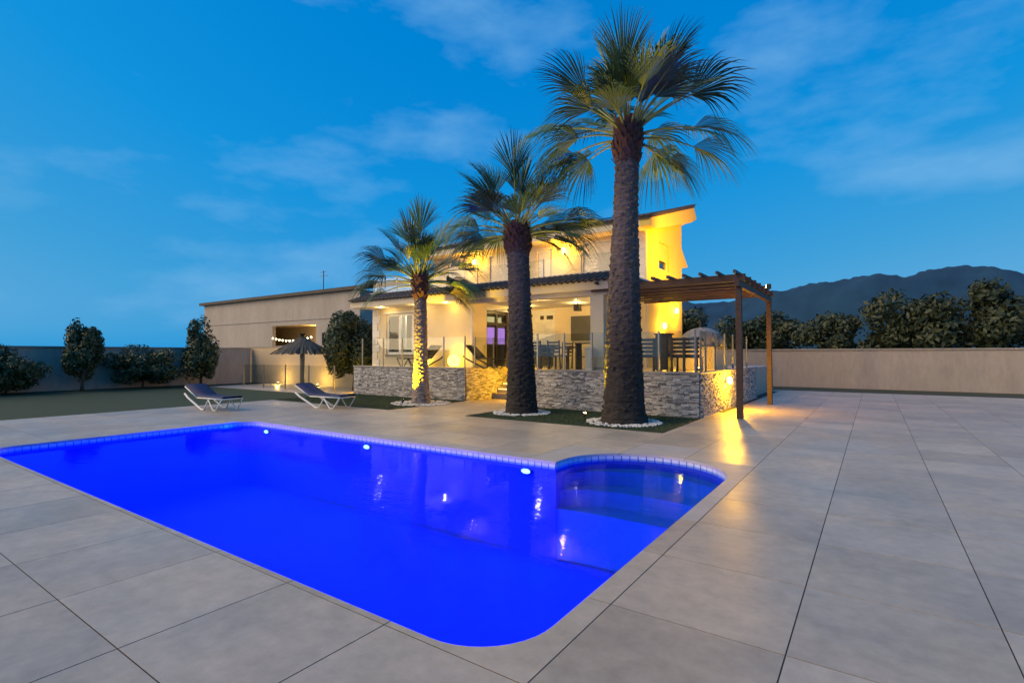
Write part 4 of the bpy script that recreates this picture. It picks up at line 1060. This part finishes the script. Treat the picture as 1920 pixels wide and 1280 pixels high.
for ring in range(4):
    r0 = 1.35 - ring * .32; z0 = 1.62 + ring * .19
    for k in range(90):
        a = 2 * math.pi * k / 90 + rr.uniform(-.03, .03); c, s = math.cos(a), math.sin(a); w = .05; rr_ = r0 * rr.uniform(.9, 1.08)
        mb.add([(-22.55 + c * (r0 - .55) - s * w, 14.9 + s * (r0 - .55) + c * w, z0 + .40), (-22.55 + c * (r0 - .55) + s * w, 14.9 + s * (r0 - .55) - c * w, z0 + .40), (-22.55 + c * rr_ + s * w, 14.9 + s * rr_ - c * w, z0 + rr.uniform(-.05, .03)), (-22.55 + c * rr_ - s * w, 14.9 + s * rr_ + c * w, z0 + rr.uniform(-.05, .03))], [(0, 1, 2, 3)])
mb.build('thatch', M_THATCH, pa, stuff=True)
nh = thing('neighbour_house', 'grey beige neighbouring house with dark roof edge at left', 'house', (-36, 24, 0))
mb = MB(); wall_holes(mb, 'x', -52, -29.6, -.05, 6.20, 24, 24.3, [(-40.5, -34.6, 1.2, 3.9), (-33.9, -32.4, 2.2, 3.2)]); mb.box(-29.9, -29.6, 24.302, 34, -.05, 6.15); mb.build('wall', M_NEIGH, nh)
MB().prism([(23.7, 6.16), (24.31, 6.18), (34.3, 8.1), (34.3, 8.42), (23.7, 6.40)], 'x', -52.4, -29.2).build('roof', M_ROOF, nh)
MB().box(-52, -29.58, 23.95, 23.998, 4.25, 4.33).build('string_course', M_CAP, nh)
mb = MB(); mb.box(-46.8, -34.3, 27.0, 27.1, 0, 4.0); mb.box(-46.8, -34.3, 24.301, 27, 3.92, 4.0); mb.box(-46.8, -34.3, 24.301, 27, -.05, 1.15); mb.box(-46.9, -46.8, 24.301, 27.1, 0, 4.0); mb.box(-34.4, -34.3, 24.301, 27, 1.16, 3.9); mb.build('loggia', M_OCHRE, nh)
wn = MB().box(-33.9, -32.4, 24.10, 24.14, 2.2, 3.2).build('window', M_DARKFR, nh)
MB().box(-33.1, -33.0, 24.06, 24.099, 2.2, 3.2).build('mullion', M_PVC, wn)
lamp('loggia_light', 'POINT', (-37, 25.6, 3.5), 120, WARM, nh, .15)
sl_ = thing('string_lights', 'string of small white bulbs across the neighbour house loggia', 'string lights', (-37.5, 23.8, 3.0))
pts = [(-40.3 + 5.6 * k / 24, 23.8, 2.75 - .55 * (1 - ((k - 12) / 12) ** 2) * .5 + .25) for k in range(25)]
MB().tube(pts, .012, 5).build('cable', M_BLACK, sl_)
for k in range(1, 24, 2): MB().lathe([(.02, .05), (.06, .0), (.05, -.06), (.01, -.09)], (pts[k][0], pts[k][1], pts[k][2] - .05), 8).build('bulb', M_WBULB, sl_, True)
an = thing('roof_antenna', 'thin aerial on the neighbouring house roof', 'antenna', (-34.6, 24.6, 6.5))
MB().tube([(-34.6, 24.6, 6.55), (-34.6, 24.6, 8.0)], .03, 6).build('mast', M_BLACK, an)
for z, l in ((7.9, .35), (7.6, .5)): MB().bar((-34.6 - l, 24.6, z), (-34.6 + l, 24.6, z), .03, .03).build('crossbar', M_BLACK, an)
# clipped hedge and trees beyond the left end of the deck
bw = thing('boundary_wall', 'pale boundary wall at the far left end of the garden', 'wall', (-30, 6, 0))
MB().box(-30.1, -29.9, -6, 16.4, -.05, 1.9).build('wall_face', M_NEIGH, bw); MB().box(-30.16, -29.84, -6, 16.4, 1.902, 1.96).build('coping', M_CAP, bw)
for k, (x, y, h, rd) in enumerate(((-28.9, 13.2, 3.0, 1.1), (-29.0, 10.6, 2.6, 1.2), (-28.8, 8.2, 3.2, 1.1), (-29.1, 5.8, 2.7, 1.2), (-28.9, 3.6, 3.1, 1.1))):
    bush(('rounded dark shrub nearest the ochre wall on the far left', 'second dark shrub along the far left boundary wall', 'middle dark shrub along the far left boundary wall', 'fourth dark shrub along the far left boundary wall', 'last dark shrub along the boundary wall, by the left picture edge')[k], (x, y), h * (1.15, .8, 1.05, .7, 1.0)[k], rd * (1.1, 1.3, 1.0, 1.35, 1.2)[k], 6500, .085, 40 + k, grp='boundary shrubs', trunk=.06, cone=(.35, 0, .45, 0, .3)[k])
struct(MB().box(-30, -17.43, -4, 12.9, -.05, -.02).build('lawn', mat('lawn_grass', (0.03, 0.055, 0.02), .9, (.02, .04, .015), 4, .5, 80)))

# ------------------------------------------------------------------ right and behind: boundary wall, trees, mountains
rw = thing('boundary_wall', 'pale boundary wall at the back right behind the terrace', 'wall', (0, 30, 0))
MB().box(-7, 14, 30, 30.2, -.05, 1.8).build('wall_face', M_NEIGH, rw); MB().box(-7.03, 14.03, 29.95, 30.25, 1.802, 1.87).build('coping', M_CAP, rw)
tl = ('dark tree behind the villa corner, leftmost of the back row', 'dark tree second in the row behind the pale wall', 'dark low tree above the domed oven', 'dark tree just right of the pergola end', 'dark tree in the middle of the right back row', 'dark tall tree second from the right picture edge', 'dark tree at the right picture edge')
for k, (x, y, h, rd) in enumerate(((-12.5, 44, 5.2, 2.6), (-9.2, 42, 4.4, 2.4), (-5.9, 43, 4.9, 2.5), (-2.6, 40, 4.6, 2.3), (.8, 39, 5.4, 2.4), (4.0, 38, 6.0, 2.4), (7.4, 38, 5.2, 2.3))):
    bush(tl[k], (x, y), h, rd, 5000, .17, 80 + k, M_TREE, 'tree', 'garden_tree', 'trees behind the back wall', .3, 0)
def ridge(name, dist, base, amp, seed, x0, x1):
    r = np.random.default_rng(seed); nx_, ny_ = 420, 30
    u = np.linspace(0, 1, nx_)[None, :].repeat(ny_, 0); w = np.linspace(0, 1, ny_)[:, None].repeat(nx_, 1)
    h = np.zeros_like(u); f = 2.0; a = 1.0
    for o_ in range(8):
        p1, p2, p3 = r.uniform(0, 6.28, 3); q = r.uniform(.6, 1.4)
        h += a * (1 - 2 * np.abs(np.sin(f * 3.14 * u + p1 + 1.3 * np.sin(f * w * q + p2)))) if o_ % 2 else a * np.sin(f * 6.28 * u + p3 + 2 * np.sin(f * w * .8 + p2))
        f *= 1.83; a *= .58
    env = np.sin(np.pi * np.clip(w * 1.25, 0, 1)) ** .8
    z = -1 + (base + amp * h) * env
    V = np.stack([x0 + (x1 - x0) * u, dist * (1 + .6 * w), z], 2).reshape(-1, 3)
    i = np.arange(nx_ * ny_).reshape(ny_, nx_)
    F = np.stack([i[:-1, :-1], i[:-1, 1:], i[1:, 1:], i[1:, :-1]], 2).reshape(-1, 4)
    return struct(np_mesh(name, V, F, M_HILL))
ridge('mountains', 2600, 340, 62, 12, -2600, 2600)

# keep the objects in the outliner tidy: nothing hidden, no instancing
for o in col.objects:
    if o.type == 'MESH' and not o.data.materials: o.data.materials.append(M_WHITE)
